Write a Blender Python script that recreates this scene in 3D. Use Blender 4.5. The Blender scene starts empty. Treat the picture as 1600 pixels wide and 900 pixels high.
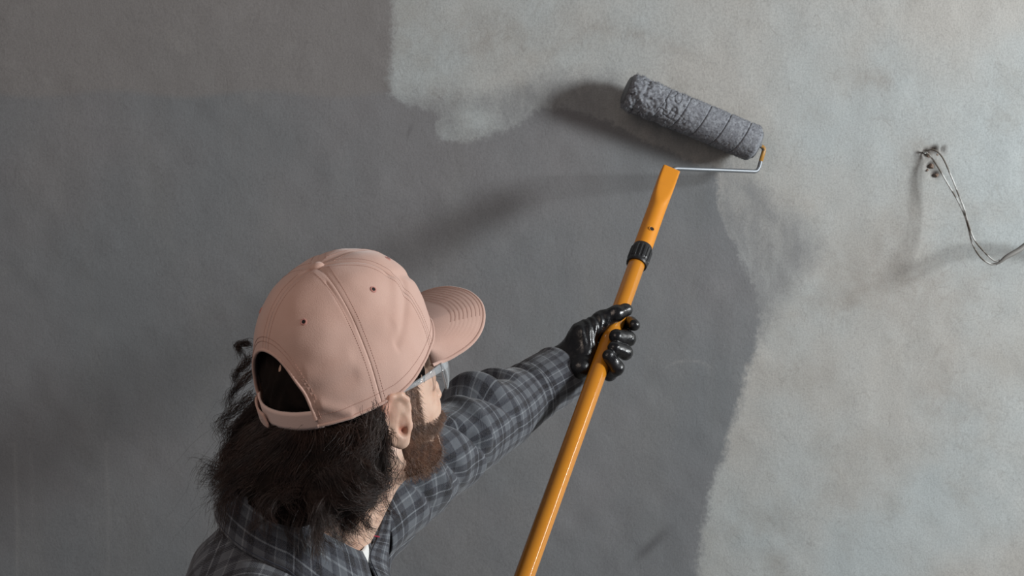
import bpy, math, random
import numpy as np
from mathutils import Vector, Matrix

# ------------------------------------------------------------------ camera, world, light, exposure
scene = bpy.context.scene
COL = scene.collection
CAM = np.array([0.0, 0.0, 1.97])
PITCH = math.radians(10)
FPX = 2222.0
WALL_Y = 2.26
fw = np.array([0, math.cos(PITCH), -math.sin(PITCH)])
up = np.array([0, math.sin(PITCH), math.cos(PITCH)])
rt = np.array([1.0, 0, 0])

def P(px, py, d):                                   # point of the place seen at a pixel, d metres deep
    return CAM + d * (fw + rt * (px - 800) / FPX + up * (450 - py) / FPX)

def W(px, py, w):                                   # the same, w metres out from the wall
    r = fw + rt * (px - 800) / FPX + up * (450 - py) / FPX
    return CAM + r * ((WALL_Y - w) / r[1])

cam_data = bpy.data.cameras.new('camera')
cam_data.lens = 36.0 * FPX / 1600
cam_data.sensor_width = 36
cam_data.clip_start = 0.02
cam_data.dof.use_dof = True
cam_data.dof.focus_distance = 1.62
cam_data.dof.aperture_fstop = 16
cam = bpy.data.objects.new('camera', cam_data)
COL.objects.link(cam)
cam.location = CAM
cam.rotation_euler = (math.pi / 2 - PITCH, 0, 0)
scene.camera = cam

world = bpy.data.worlds.new('world')
scene.world = world
world.use_nodes = True
world.node_tree.nodes['Background'].inputs[0].default_value = (0.92, 0.90, 0.98, 1)
world.node_tree.nodes['Background'].inputs[1].default_value = 0.15

def area(name, loc, target, sx, sy, power, col):
    l = bpy.data.lights.new(name, 'AREA')
    l.shape = 'RECTANGLE'; l.size = sx; l.size_y = sy; l.energy = power; l.color = col
    o = bpy.data.objects.new(name, l)
    COL.objects.link(o)
    o.location = loc
    o.rotation_euler = (Vector(target) - Vector(loc)).to_track_quat('-Z', 'Y').to_euler()
    return o

def strip_rot(loc, target, along):                    # local x of the highlight strip along its length
    z = (Vector(loc) - Vector(target)).normalized(); x = Vector(along); x = (x - z * x.dot(z)).normalized(); y = z.cross(x)
    return Matrix((x, y, z)).transposed().to_euler()

# daylight from the window on the right, then two added lamps: warm fill and pole highlight
area('window_light', (3.10, 0.70, 2.36), (0.2, 2.2, 1.75), 0.48, 0.62, 150, (0.94, 0.98, 1.0))
area('warm_fill_light', (-0.95, 0.25, 2.85), (-0.15, 1.45, 1.65), 1.0, 1.0, 11, (1.0, 0.83, 0.72))  # added fill in place of room bounce, lifts the cap's dim left side
area('pole_highlight_strip', (1.94, 1.72, 2.07), (0.05, 1.63, 1.43), 0.66, 0.035, 6, (1.0, 0.98, 0.94))  # added narrow strip, there only to draw the thin highlight down the pole
bpy.data.objects['pole_highlight_strip'].rotation_euler = strip_rot((1.94, 1.72, 2.07), (0.05, 1.63, 1.43), (-.02, -.85, -.5))
scene.view_settings.view_transform = 'Standard'
scene.view_settings.look = 'None'
scene.view_settings.gamma = 1
scene.view_settings.exposure = -0.09
scene.view_settings.use_curve_mapping = False

# ------------------------------------------------------------------ helpers
rng = np.random.RandomState(7)

def norm(v):
    v = np.asarray(v, float)
    return v / np.linalg.norm(v)

def mesh_np(name, V, F, mat, parent=None, smooth=True, uv=None, attrs=None):
    """F: (n,k) index array or list of such arrays; uv: per-vertex or per-loop (n,2)."""
    V = np.asarray(V, np.float32)
    Fs = F if isinstance(F, list) else [F]
    Fs = [np.asarray(f, np.int32) for f in Fs if len(f)]
    me = bpy.data.meshes.new(name)
    me.vertices.add(len(V)); me.vertices.foreach_set('co', V.ravel())
    loops = np.concatenate([f.ravel() for f in Fs])
    tot = np.concatenate([np.full(len(f), f.shape[1], np.int32) for f in Fs])
    st = np.concatenate([[0], np.cumsum(tot)[:-1]]).astype(np.int32)
    me.loops.add(len(loops)); me.loops.foreach_set('vertex_index', loops)
    me.polygons.add(len(tot)); me.polygons.foreach_set('loop_start', st); me.polygons.foreach_set('loop_total', tot)
    me.polygons.foreach_set('use_smooth', np.full(len(tot), smooth))
    if uv is not None:
        uv = np.asarray(uv, np.float32)
        if len(uv) == len(V) and len(uv) != len(loops):
            uv = uv[loops]
        l = me.uv_layers.new(name='UVMap'); l.data.foreach_set('uv', uv.ravel())
    for k, a in (attrs or {}).items():
        at = me.attributes.new(k, 'FLOAT', 'POINT'); at.data.foreach_set('value', np.asarray(a, np.float32))
    me.update(calc_edges=True); me.validate()
    if mat: me.materials.append(mat)
    o = bpy.data.objects.new(name, me); COL.objects.link(o)
    if parent: o.parent = parent; o.matrix_parent_inverse = Matrix.Translation(-parent.location)
    return o

def tag(o, label=None, cat=None, group=None, kind=None):
    for k, v in (('label', label), ('category', cat), ('group', group), ('kind', kind)):
        if v: o[k] = v
    return o

def empty(name, loc):
    o = bpy.data.objects.new(name, None); COL.objects.link(o); o.location = loc
    o.empty_display_size = 0.05
    return o

class MB:
    def __init__(s): s.V = []; s.F3 = []; s.F4 = []; s.n = 0; s.uv = []
    def add(s, V, F, uv=None):
        F = np.asarray(F) + s.n
        (s.F4 if F.shape[1] == 4 else s.F3).append(F)
        s.V.append(np.asarray(V, float)); s.n += len(V)
        s.uv.append(np.zeros((len(V), 2)) if uv is None else uv)
    def build(s, name, mat, parent=None, smooth=True, uv=False):
        Fs = []
        if s.F4: Fs.append(np.concatenate(s.F4))
        if s.F3: Fs.append(np.concatenate(s.F3))
        return mesh_np(name, np.concatenate(s.V), Fs, mat, parent, smooth, np.concatenate(s.uv) if uv else None)

def grid_faces(n, m, cu=False, cv=False):
    i = np.arange(n if cu else n - 1); j = np.arange(m if cv else m - 1)
    I, J = np.meshgrid(i, j, indexing='ij')
    a = I * m + J; b = ((I + 1) % n) * m + J; c = ((I + 1) % n) * m + (J + 1) % m; d = I * m + (J + 1) % m
    return np.stack([a, b, c, d], -1).reshape(-1, 4)

def resample(pts, n, extra=None):
    """Catmull-Rom through pts, resampled to n evenly spaced stations; extra columns follow."""
    A = np.asarray(pts, float)
    if extra is not None: A = np.hstack([A, np.asarray(extra, float).reshape(len(A), -1)])
    Q = np.vstack([2 * A[0] - A[1], A, 2 * A[-1] - A[-2]])
    out = []
    for i in range(1, len(Q) - 2):
        t = np.linspace(0, 1, 24, endpoint=False)[:, None]
        p0, p1, p2, p3 = Q[i - 1], Q[i], Q[i + 1], Q[i + 2]
        out.append(.5 * (2 * p1 + (p2 - p0) * t + (2 * p0 - 5 * p1 + 4 * p2 - p3) * t ** 2 + (3 * p1 - p0 - 3 * p2 + p3) * t ** 3))
    out = np.vstack(out + [A[-1:]])
    s = np.concatenate([[0], np.cumsum(np.linalg.norm(np.diff(out[:, :3], axis=0), axis=1))])
    q = np.linspace(0, s[-1], n)
    R = np.stack([np.interp(q, s, out[:, k]) for k in range(out.shape[1])], 1)
    return R[:, :3], R[:, 3:], q

def frames(C, ref):
    T = np.gradient(C, axis=0); T /= np.linalg.norm(T, axis=1)[:, None]
    A = ref - (T @ ref)[:, None] * T; A /= np.linalg.norm(A, axis=1)[:, None]
    return T, A, np.cross(T, A)

def tube(C, r, k=12, ref=(0, 0, 1), cap=True):
    C = np.asarray(C, float); r = np.broadcast_to(np.asarray(r, float), (len(C),))
    T, A, B = frames(C, np.asarray(ref, float))
    th = np.linspace(0, 2 * math.pi, k, endpoint=False)
    V = C[:, None] + r[:, None, None] * (np.cos(th)[None, :, None] * A[:, None] + np.sin(th)[None, :, None] * B[:, None])
    V = V.reshape(-1, 3); F = grid_faces(len(C), k, cv=True)
    tri = []
    if cap:
        n = len(V); V = np.vstack([V, C[:1], C[-1:]])
        for j in range(k):
            tri.append((n, (j + 1) % k, j)); b = (len(C) - 1) * k
            tri.append((n + 1, b + j, b + (j + 1) % k))
    return V, F, np.array(tri)

def add_tube(mb, C, r, k=12, ref=(0, 0, 1), cap=True):
    V, F, t = tube(C, r, k, ref, cap)
    n = mb.n; mb.add(V, F)
    if len(t): mb.F3.append(t + n)

def ring_profile(prof, k, M, arc=2 * math.pi):
    """lathe: prof list of (r,z) -> faces, in frame M(3x4)"""
    prof = np.asarray(prof, float)
    th = np.linspace(0, 2 * math.pi, k, endpoint=False)
    V = np.stack([prof[:, None, 0] * np.cos(th), prof[:, None, 0] * np.sin(th), np.broadcast_to(prof[:, None, 1], (len(prof), k))], -1).reshape(-1, 3)
    V = V @ M[:, :3].T + M[:, 3]
    return V, grid_faces(len(prof), k, cv=True)

# value noise, vectorised
_tab = rng.rand(4096)
def vnoise(p):
    i = np.floor(p).astype(np.int64); f = p - i; f = f * f * (3 - 2 * f)
    def h(x, y, z): return _tab[((x * 73856093) ^ (y * 19349663) ^ (z * 83492791)) & 4095]
    x, y, z = i[..., 0], i[..., 1], i[..., 2]
    r = 0
    for dx in (0, 1):
        for dy in (0, 1):
            for dz in (0, 1):
                w = (f[..., 0] if dx else 1 - f[..., 0]) * (f[..., 1] if dy else 1 - f[..., 1]) * (f[..., 2] if dz else 1 - f[..., 2])
                r = r + w * h(x + dx, y + dy, z + dz)
    return r * 2 - 1

# signed distance pieces
def s_ball(p, c, r): return np.linalg.norm(p - np.asarray(c), axis=-1) - r
def s_ell(p, c, r, R=None):
    q = p - np.asarray(c)
    if R is not None: q = q @ R
    r = np.asarray(r, float)
    k0 = np.linalg.norm(q / r, axis=-1); k1 = np.linalg.norm(q / (r * r), axis=-1) + 1e-9
    return k0 * (k0 - 1) / k1
def s_cap(p, a, b, ra, rb=None):
    rb = ra if rb is None else rb
    a = np.asarray(a, float); b = np.asarray(b, float); d = b - a
    t = np.clip(((p - a) @ d) / (d @ d), 0, 1)
    return np.linalg.norm(p - a - t[..., None] * d, axis=-1) - (ra + (rb - ra) * t)
def smin(a, b, k):
    h = np.clip(.5 + .5 * (b - a) / k, 0, 1); return b + (a - b) * h - k * h * (1 - h)
def smax(a, b, k): return -smin(-a, -b, k)

def surfnet(f, lo, hi, h):
    """surface nets over a block-sparse grid"""
    lo = np.asarray(lo, float); B = 8
    nb = np.ceil((np.asarray(hi) - lo) / h / B).astype(int); N = nb * B
    bi = np.stack(np.meshgrid(*[np.arange(n) for n in nb], indexing='ij'), -1)
    fc = f(lo + (bi.reshape(-1, 3) * B + B / 2 - .5) * h).reshape(nb)
    vals = np.repeat(np.repeat(np.repeat(np.where(fc > 0, 1., -1.).astype(np.float32), B, 0), B, 1), B, 2)
    act = np.argwhere(np.abs(fc) < h * B * 1.7)
    o = np.stack(np.meshgrid(*[np.arange(B)] * 3, indexing='ij'), -1).reshape(-1, 3)
    for s in range(0, len(act), 2000):
        I = (act[s:s + 2000, None] * B + o[None]).reshape(-1, 3)
        vals[I[:, 0], I[:, 1], I[:, 2]] = f(lo + I * h)
    S = vals < 0
    c = [S[dx:N[0] - 1 + dx, dy:N[1] - 1 + dy, dz:N[2] - 1 + dz] for dx in (0, 1) for dy in (0, 1) for dz in (0, 1)]
    alls = c[0].copy(); anys = c[0].copy()
    for q in c[1:]: alls &= q; anys |= q
    cells = np.argwhere(anys & ~alls)
    idx = np.full(tuple(N - 1), -1, np.int32); idx[cells[:, 0], cells[:, 1], cells[:, 2]] = np.arange(len(cells))
    offs = np.array([(dx, dy, dz) for dx in (0, 1) for dy in (0, 1) for dz in (0, 1)])
    cv = np.stack([vals[cells[:, 0] + q[0], cells[:, 1] + q[1], cells[:, 2] + q[2]] for q in offs], 1).astype(float)
    acc = np.zeros((len(cells), 3)); cnt = np.zeros(len(cells))
    for a in range(8):
        for b in range(a + 1, 8):
            if np.abs(offs[a] - offs[b]).sum() == 1:
                m = (cv[:, a] < 0) != (cv[:, b] < 0)
                t = np.where(m, cv[:, a] / np.where(m, cv[:, a] - cv[:, b], 1), 0)[:, None]
                acc += m[:, None] * (offs[a] + t * (offs[b] - offs[a])); cnt += m
    V = lo + (cells + acc / cnt[:, None]) * h
    F = []
    for ax in range(3):
        u, v = (ax + 1) % 3, (ax + 2) % 3
        s0 = [slice(1, None)] * 3; s1 = [slice(1, None)] * 3
        s0[ax] = slice(0, -1); s1[ax] = slice(1, None)
        A = S[tuple(s0)]; Bq = S[tuple(s1)]
        e = np.argwhere(A != Bq)
        base = e.copy(); base[:, u] += 1; base[:, v] += 1
        flip = A[e[:, 0], e[:, 1], e[:, 2]]
        ok = (base[:, u] < N[u] - 1) & (base[:, v] < N[v] - 1) & (base[:, ax] < N[ax] - 1)
        base = base[ok]; flip = flip[ok]
        def g(du, dv):
            q = base.copy(); q[:, u] -= du; q[:, v] -= dv; return idx[q[:, 0], q[:, 1], q[:, 2]]
        quad = np.stack([g(1, 1), g(0, 1), g(0, 0), g(1, 0)], 1)
        quad[~flip] = quad[~flip][:, ::-1]
        F.append(quad[(quad >= 0).all(1)])
    return V, np.concatenate(F)

# ------------------------------------------------------------------ materials
class NT:
    def __init__(s, name, base=(.5, .5, .5), rough=.6, **kw):
        s.m = bpy.data.materials.new(name); s.m.use_nodes = True; s.t = s.m.node_tree
        s.b = s.t.nodes['Principled BSDF']; s.b.inputs['Roughness'].default_value = rough
        s.b.inputs['Base Color'].default_value = (*base, 1)
        for k, v in kw.items(): s.b.inputs[k.replace('_', ' ')].default_value = v
        s.tc = s.n('ShaderNodeTexCoord')
    def n(s, ty, **kw):
        o = s.t.nodes.new(ty)
        for k, v in kw.items(): setattr(o, k, v)
        return o
    def l(s, a, b): s.t.links.new(a, b)
    def set(s, sock, v):
        if hasattr(v, 'is_linked'): s.l(v, sock)
        elif hasattr(sock.default_value, '__len__') and not hasattr(v, '__len__'): sock.default_value = [v] * len(sock.default_value)
        else: sock.default_value = v if not (hasattr(v, '__len__') and len(v) == 3 and len(sock.default_value) == 4) else (*v, 1)
    def math(s, op, a, b=0., c=None, clamp=False):
        o = s.n('ShaderNodeMath', operation=op, use_clamp=clamp); s.set(o.inputs[0], a); s.set(o.inputs[1], b)
        if c is not None: s.set(o.inputs[2], c)
        return o.outputs[0]
    def vscale(s, v, sc):
        o = s.n('ShaderNodeMapping'); s.l(v, o.inputs[0]); o.inputs['Scale'].default_value = sc; return o.outputs[0]
    def noise(s, v, scale, detail=3, rough=.5, dist=0.):
        o = s.n('ShaderNodeTexNoise'); s.l(v, o.inputs['Vector']); o.inputs['Scale'].default_value = scale
        o.inputs['Detail'].default_value = detail; o.inputs['Roughness'].default_value = rough; o.inputs['Distortion'].default_value = dist
        return o.outputs['Fac']
    def ramp(s, f, lo, hi, a=0., b=1.):
        o = s.n('ShaderNodeMapRange'); s.set(o.inputs[0], f); o.inputs[1].default_value = lo; o.inputs[2].default_value = hi
        o.inputs[3].default_value = a; o.inputs[4].default_value = b; o.interpolation_type = 'SMOOTHSTEP'
        return o.outputs[0]
    def mix(s, f, a, b, mode='MIX'):
        o = s.n('ShaderNodeMix', data_type='RGBA', blend_type=mode); s.set(o.inputs[0], f); s.set(o.inputs[6], a); s.set(o.inputs[7], b)
        return o.outputs[2]
    def attr(s, name): return s.n('ShaderNodeAttribute', attribute_name=name).outputs['Fac']
    def color(s, c): s.l(c, s.b.inputs['Base Color'])
    def bump(s, h, dist, strength=1., prev=None):
        o = s.n('ShaderNodeBump'); o.inputs['Distance'].default_value = dist; o.inputs['Strength'].default_value = strength
        s.l(h, o.inputs['Height'])
        if prev is not None: s.l(prev, o.inputs['Normal'])
        s.l(o.outputs[0], s.b.inputs['Normal']); return o.outputs[0]

def srgb(r, g, b, k=1.):
    f = lambda c: (c / 255 / 12.92 if c / 255 < .04045 else ((c / 255 + .055) / 1.055) ** 2.4) * k
    return (f(r), f(g), f(b))

# wall: plaster with half finished grey paint
w_ = NT('painted_plaster', rough=.85)
ob = w_.tc.outputs['Object']
n_edge = w_.noise(ob, 26, 5, .65); n_edge2 = w_.noise(ob, 160, 3, .6)
jit = w_.math('ADD', w_.math('MULTIPLY', w_.math('SUBTRACT', n_edge, .5), 26), w_.math('MULTIPLY', w_.math('SUBTRACT', n_edge2, .5), 20))
cov = w_.ramp(w_.math('ADD', w_.attr('paint'), jit), -10, 10)
thin = w_.ramp(w_.math('ADD', w_.attr('thin'), w_.math('MULTIPLY', jit, 1.3)), -24, 26)
patchy = w_.ramp(w_.noise(w_.vscale(ob, (1, 1, .45)), 34, 5, .7), .30, .66, .42, .78)
cov = w_.math('MAXIMUM', cov, w_.math('MULTIPLY', thin, patchy))
big = w_.noise(ob, 2.6, 4, .55); mid = w_.noise(ob, 9, 5, .6)
plaster = w_.mix(w_.ramp(big, .35, .65), srgb(171, 169, 164), srgb(168, 174, 174))
plaster = w_.mix(w_.ramp(mid, .48, .72, 0, .40), plaster, srgb(150, 146, 139))
# swirled trowel scratches
sc1 = w_.n('ShaderNodeTexNoise'); sc1.noise_type = 'RIDGED_MULTIFRACTAL'; w_.l(ob, sc1.inputs['Vector'])
sc1.inputs['Scale'].default_value = 7; sc1.inputs['Detail'].default_value = 6; sc1.inputs['Roughness'].default_value = .62; sc1.inputs['Distortion'].default_value = .7
scr = w_.math('MULTIPLY', w_.ramp(sc1.outputs['Fac'], .85, 1.3, 0, .8), w_.ramp(w_.noise(ob, 3.1, 3), .45, .68))
plaster = w_.mix(w_.math('MULTIPLY', scr, .55), plaster, srgb(112, 106, 98))
def hair_lines(vec, scale, width, seed, dist):
    mp = w_.n('ShaderNodeMapping'); w_.l(vec, mp.inputs[0]); mp.inputs['Location'].default_value = (seed, seed * 2, seed * .7)
    n_ = w_.noise(mp.outputs[0], scale, 2, .5, dist)
    ln_ = w_.ramp(w_.math('ABSOLUTE', w_.math('SUBTRACT', n_, .5)), 0, width, 1, 0)
    return w_.math('MULTIPLY', ln_, w_.ramp(w_.noise(mp.outputs[0], scale * 1.3, 3), .50, .72))
lines = w_.math('MAXIMUM', hair_lines(ob, 6, .008, 3.1, .9), w_.math('MAXIMUM', hair_lines(ob, 17, .020, 8.7, .5), hair_lines(ob, 31, .035, 5.2, .4)))
plaster = w_.mix(w_.math('MULTIPLY', lines, .20), plaster, srgb(118, 112, 104))
vor = w_.n('ShaderNodeTexVoronoi'); w_.l(ob, vor.inputs['Vector']); vor.inputs['Scale'].default_value = 55
pits = w_.math('MULTIPLY', w_.ramp(vor.outputs['Distance'], .05, .16, 1, 0), w_.ramp(w_.noise(ob, 11, 3), .52, .62))
plaster = w_.mix(w_.math('MULTIPLY', pits, .22), plaster, srgb(112, 106, 100))
plaster = w_.mix(w_.math('MULTIPLY', w_.attr('stain'), w_.ramp(w_.noise(ob, 30, 6, .7, .6), .34, .66, .1, 1)), plaster, srgb(138, 130, 122))
paintc = w_.mix(w_.ramp(big, .3, .7), srgb(116, 119, 121), srgb(124, 123, 124))
paintc = w_.mix(w_.ramp(w_.noise(w_.vscale(ob, (1, 1, .25)), 14, 5, .6), .42, .75, 0, .30), paintc, srgb(126, 126, 124))
paintc = w_.mix(w_.attr('first_coat'), paintc, srgb(127, 124, 122))
chalk = w_.math('MULTIPLY', w_.attr('first_coat'), w_.ramp(w_.noise(ob, 12, 5, .7), .56, .75, 0, .35))
paintc = w_.mix(chalk, paintc, srgb(143, 141, 138))
paintc = w_.mix(w_.math('MULTIPLY', w_.math('MAXIMUM', lines, pits), .10), paintc, srgb(84, 84, 86))
paintc = w_.mix(w_.attr('streak'), paintc, srgb(150, 149, 147))
paintc = w_.mix(w_.attr('smear'), paintc, srgb(70, 68, 70))
wc = w_.mix(cov, plaster, paintc)
wc = w_.mix(w_.attr('hole'), wc, srgb(60, 48, 42))
wc = w_.mix(w_.ramp(w_.noise(ob, 380, 3, .65), .35, .75, 0, .24), wc, srgb(70, 70, 72))
w_.color(wc)
w_.l(w_.math('SUBTRACT', .9, w_.math('MULTIPLY', cov, .2)), w_.b.inputs['Roughness'])
w_.b.inputs['Specular IOR Level'].default_value = .3
b1 = w_.bump(w_.noise(w_.vscale(ob, (1, 1, .5)), 330, 4, .7), .0006, .6)
b2 = w_.bump(w_.noise(ob, 46, 5, .62, .5), .002, .35, b1)
b3 = w_.bump(w_.math('SUBTRACT', 1., lines), .0002, .4, b2)
w_.bump(w_.math('MULTIPLY', cov, 1.), .0006, .5, b3)
M_wall = w_.m

def fabric(name, base, var, scale=900, rough=.9, bumpd=.0004, mottled=.35):
    t = NT(name, rough=rough); o = t.tc.outputs['Object']
    t.color(t.mix(t.math('MULTIPLY', t.ramp(t.noise(o, 22, 5, .6), .35, .7), mottled), base, var))
    t.b.inputs['Sheen Weight'].default_value = .25; t.b.inputs['Sheen Roughness'].default_value = .5
    t.b.inputs['Specular IOR Level'].default_value = .2
    t.bump(t.noise(o, scale, 2, .6), bumpd, .6)
    return t.m
M_cap = fabric('dusty_pink_cotton', srgb(183, 151, 138), srgb(173, 136, 121))
M_capin = fabric('pink_cotton_inside', srgb(208, 182, 172), srgb(196, 166, 154))
M_stitch = fabric('pink_thread', srgb(174, 136, 122), srgb(164, 124, 110))
M_eye = fabric('eyelet_thread', srgb(172, 120, 110), srgb(158, 106, 98))
M_black = NT('eyelet_hole', srgb(20, 14, 12), .9).m
M_tee = fabric('white_jersey', srgb(215, 215, 212), srgb(200, 200, 198))
M_red = fabric('red_piping', srgb(130, 22, 48), srgb(110, 18, 38))
M_denim = fabric('dark_work_cloth', srgb(48, 52, 62), srgb(40, 42, 50))

sk = NT('skin', rough=.5); o = sk.tc.outputs['Object']
skc = sk.mix(sk.ramp(sk.noise(o, 60, 4, .6), .35, .7), srgb(194, 163, 144), srgb(182, 146, 126))
skc = sk.mix(sk.attr('flush'), skc, srgb(176, 96, 78))
sk.color(skc)
sk.b.inputs['Subsurface Weight'].default_value = .12; sk.b.inputs['Subsurface Radius'].default_value = (.01, .004, .002)
sk.b.inputs['Subsurface Scale'].default_value = .5; sk.b.inputs['Specular IOR Level'].default_value = .35
sk.bump(sk.noise(o, 900, 2), .0002, .5)
M_skin = sk.m

def hairmat(name, c1, c2, rough=.42, spec=.5):
    t = NT(name, rough=rough); o = t.tc.outputs['Object']
    t.color(t.mix(t.ramp(t.noise(o, 60, 4, .6), .35, .65), c1, c2))
    t.b.inputs['Specular IOR Level'].default_value = spec
    return t.m
M_hair = hairmat('dark_brown_hair', srgb(36, 25, 21), srgb(54, 38, 31), .42, .4)
M_hairbase = hairmat('hair_mass', srgb(20, 15, 13), srgb(28, 21, 18), .9, .1)
M_beard = hairmat('brown_beard', srgb(82, 56, 42), srgb(122, 88, 66))
M_beardbase = hairmat('beard_root', srgb(58, 40, 32), srgb(80, 56, 44), .9, .1)

pl = NT('grey_plaid_flannel', rough=.92)
uvn = pl.n('ShaderNodeUVMap'); sep = pl.n('ShaderNodeSeparateXYZ'); pl.l(uvn.outputs[0], sep.inputs[0])
def stripes(v, period, off=0.):
    f = pl.math('FRACT', pl.math('ADD', pl.math('DIVIDE', v, period), off))
    r = pl.n('ShaderNodeValToRGB'); r.color_ramp.interpolation = 'LINEAR'
    st = [(0, .42), (.10, .42), (.115, .05), (.20, .05), (.215, .36), (.26, .36), (.265, .78), (.285, .78), (.29, .40),
          (.40, .44), (.41, .10), (.52, .06), (.53, .72), (.545, .72), (.555, .06), (.64, .10), (.65, .46), (.78, .42),
          (.785, .68), (.80, .68), (.805, .30), (.88, .14), (.93, .12), (.94, .42)]
    e = r.color_ramp.elements
    e[0].position = 0; e[0].color = (st[0][1],) * 3 + (1,); e[1].position = st[-1][0]; e[1].color = (st[-1][1],) * 3 + (1,)
    for p, v_ in st[1:-1]:
        q = e.new(p); q.color = (v_,) * 3 + (1,)
    pl.l(f, r.inputs[0]); return r.outputs[0]
su = stripes(sep.outputs[0], .074); sv = stripes(sep.outputs[1], .083, .3)
tw = pl.n('ShaderNodeTexWave'); tw.wave_type = 'BANDS'; tw.bands_direction = 'DIAGONAL'; pl.l(uvn.outputs[0], tw.inputs[0]); tw.inputs['Scale'].default_value = 260
wv = pl.mix(pl.ramp(tw.outputs['Fac'], .2, .8, .32, .68), su, sv)
cr = pl.n('ShaderNodeValToRGB'); e = cr.color_ramp.elements
e[0].position = .04; e[0].color = (*srgb(17, 18, 24), 1); e[1].position = .9; e[1].color = (*srgb(140, 144, 148), 1)
q = e.new(.40); q.color = (*srgb(76, 80, 86), 1); q = e.new(.22); q.color = (*srgb(38, 40, 49), 1)
pl.l(wv, cr.inputs[0])
o = pl.tc.outputs['Object']
pl.color(pl.mix(pl.ramp(pl.noise(o, 700, 3, .7), .3, .75, 0, .35), cr.outputs[0], srgb(100, 98, 98)))
pl.b.inputs['Sheen Weight'].default_value = .2; pl.b.inputs['Specular IOR Level'].default_value = .15
pb = pl.bump(pl.noise(o, 1100, 2, .7), .0006, .6)
pl.bump(pl.noise(o, 34, 3, .5), .006, .5, pb)
M_plaid = pl.m

gl = NT('black_nitrile', srgb(15, 15, 17), .24); o = gl.tc.outputs['Object']
gl.b.inputs['Specular IOR Level'].default_value = .55
gb = gl.bump(gl.noise(o, 70, 4, .6), .002, .45); gl.bump(gl.noise(o, 700, 2, .6), .0005, .4, gb)
gl.l(gl.ramp(gl.noise(o, 90, 3), .3, .7, .20, .42), gl.b.inputs['Roughness'])
M_glove = gl.m
M_knit = fabric('black_glove_knit', srgb(19, 19, 21), srgb(26, 26, 28), 800, .85, .0008)

yl = NT('orange_lacquer', rough=.16); o = yl.tc.outputs['Object']
yl.color(yl.mix(yl.ramp(yl.noise(o, 24, 4, .6), .4, .8, 0, .25), srgb(186, 120, 32), srgb(172, 108, 34)))
yl.b.inputs['Coat Weight'].default_value = .3; yl.b.inputs['Coat Roughness'].default_value = .06
M_pole = yl.m
yh = NT('orange_plastic', rough=.42); o = yh.tc.outputs['Object']
yh.color(yh.mix(yh.ramp(yh.noise(o, 40, 4, .6), .4, .8, 0, .3), srgb(202, 128, 24), srgb(186, 114, 24)))
M_head = yh.m
M_collar = NT('black_plastic', srgb(24, 24, 26), .4).m
st = NT('zinc_wire', srgb(122, 126, 130), .5, Metallic=.6); M_wire = st.m
M_rust = NT('ochre_paint_on_wire', srgb(150, 108, 42), .5).m
na = NT('grey_paint_soaked_nap', rough=.8); o = na.tc.outputs['Object']
na.color(na.mix(na.ramp(na.noise(o, 160, 4, .7), .35, .7), srgb(104, 106, 112), srgb(134, 137, 142)))
na.bump(na.noise(o, 700, 3, .7), .0007, .7); M_nap = na.m
M_core = NT('roller_core_plastic', srgb(90, 92, 95), .6).m
M_cable = NT('grey_cable', srgb(112, 110, 106), .6).m
cw = NT('paint_spotted_wire', rough=.6); o = cw.tc.outputs['Object']
cw.color(cw.mix(cw.ramp(cw.noise(o, 38, 4, .6), .44, .58), srgb(98, 92, 84), srgb(196, 198, 195))); M_cwire = cw.m
M_crumb = NT('broken_plaster', srgb(128, 110, 98), .95).m

g = NT('clear_plastic', srgb(160, 163, 166), .08)
g.b.inputs['Alpha'].default_value = .45; g.b.inputs['Specular IOR Level'].default_value = .8
M_clear = g.m
g = NT('clear_lens', srgb(225, 232, 235), .05); g.b.inputs['Alpha'].default_value = .16; M_lens = g.m
fl = NT('concrete_floor', rough=.8); o = fl.tc.outputs['Object']
fl.color(fl.mix(fl.noise(o, 6, 5), srgb(110, 106, 100), srgb(134, 130, 124))); M_floor = fl.m
M_sole = NT('boot_rubber', srgb(24, 22, 20), .8).m
M_boot = fabric('brown_boot_leather', srgb(70, 48, 34), srgb(58, 40, 30), 300, .6)

# ------------------------------------------------------------------ the setting
def poly_dist(px, py, poly):
    poly = np.asarray(poly, float); d2 = np.full(px.shape, 1e18); ins = np.zeros(px.shape, bool)
    for a, b in zip(poly, np.roll(poly, -1, 0)):
        e = b - a; wx, wy = px - a[0], py - a[1]
        t = np.clip((wx * e[0] + wy * e[1]) / (e @ e), 0, 1)
        d2 = np.minimum(d2, (wx - t * e[0]) ** 2 + (wy - t * e[1]) ** 2)
        c = (a[1] > py) != (b[1] > py)
        with np.errstate(divide='ignore', invalid='ignore'):
            xi = (b[0] - a[0]) * (py - a[1]) / (b[1] - a[1]) + a[0]
        ins ^= c & (px < xi)
    return np.where(ins, 1, -1) * np.sqrt(d2)

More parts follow.
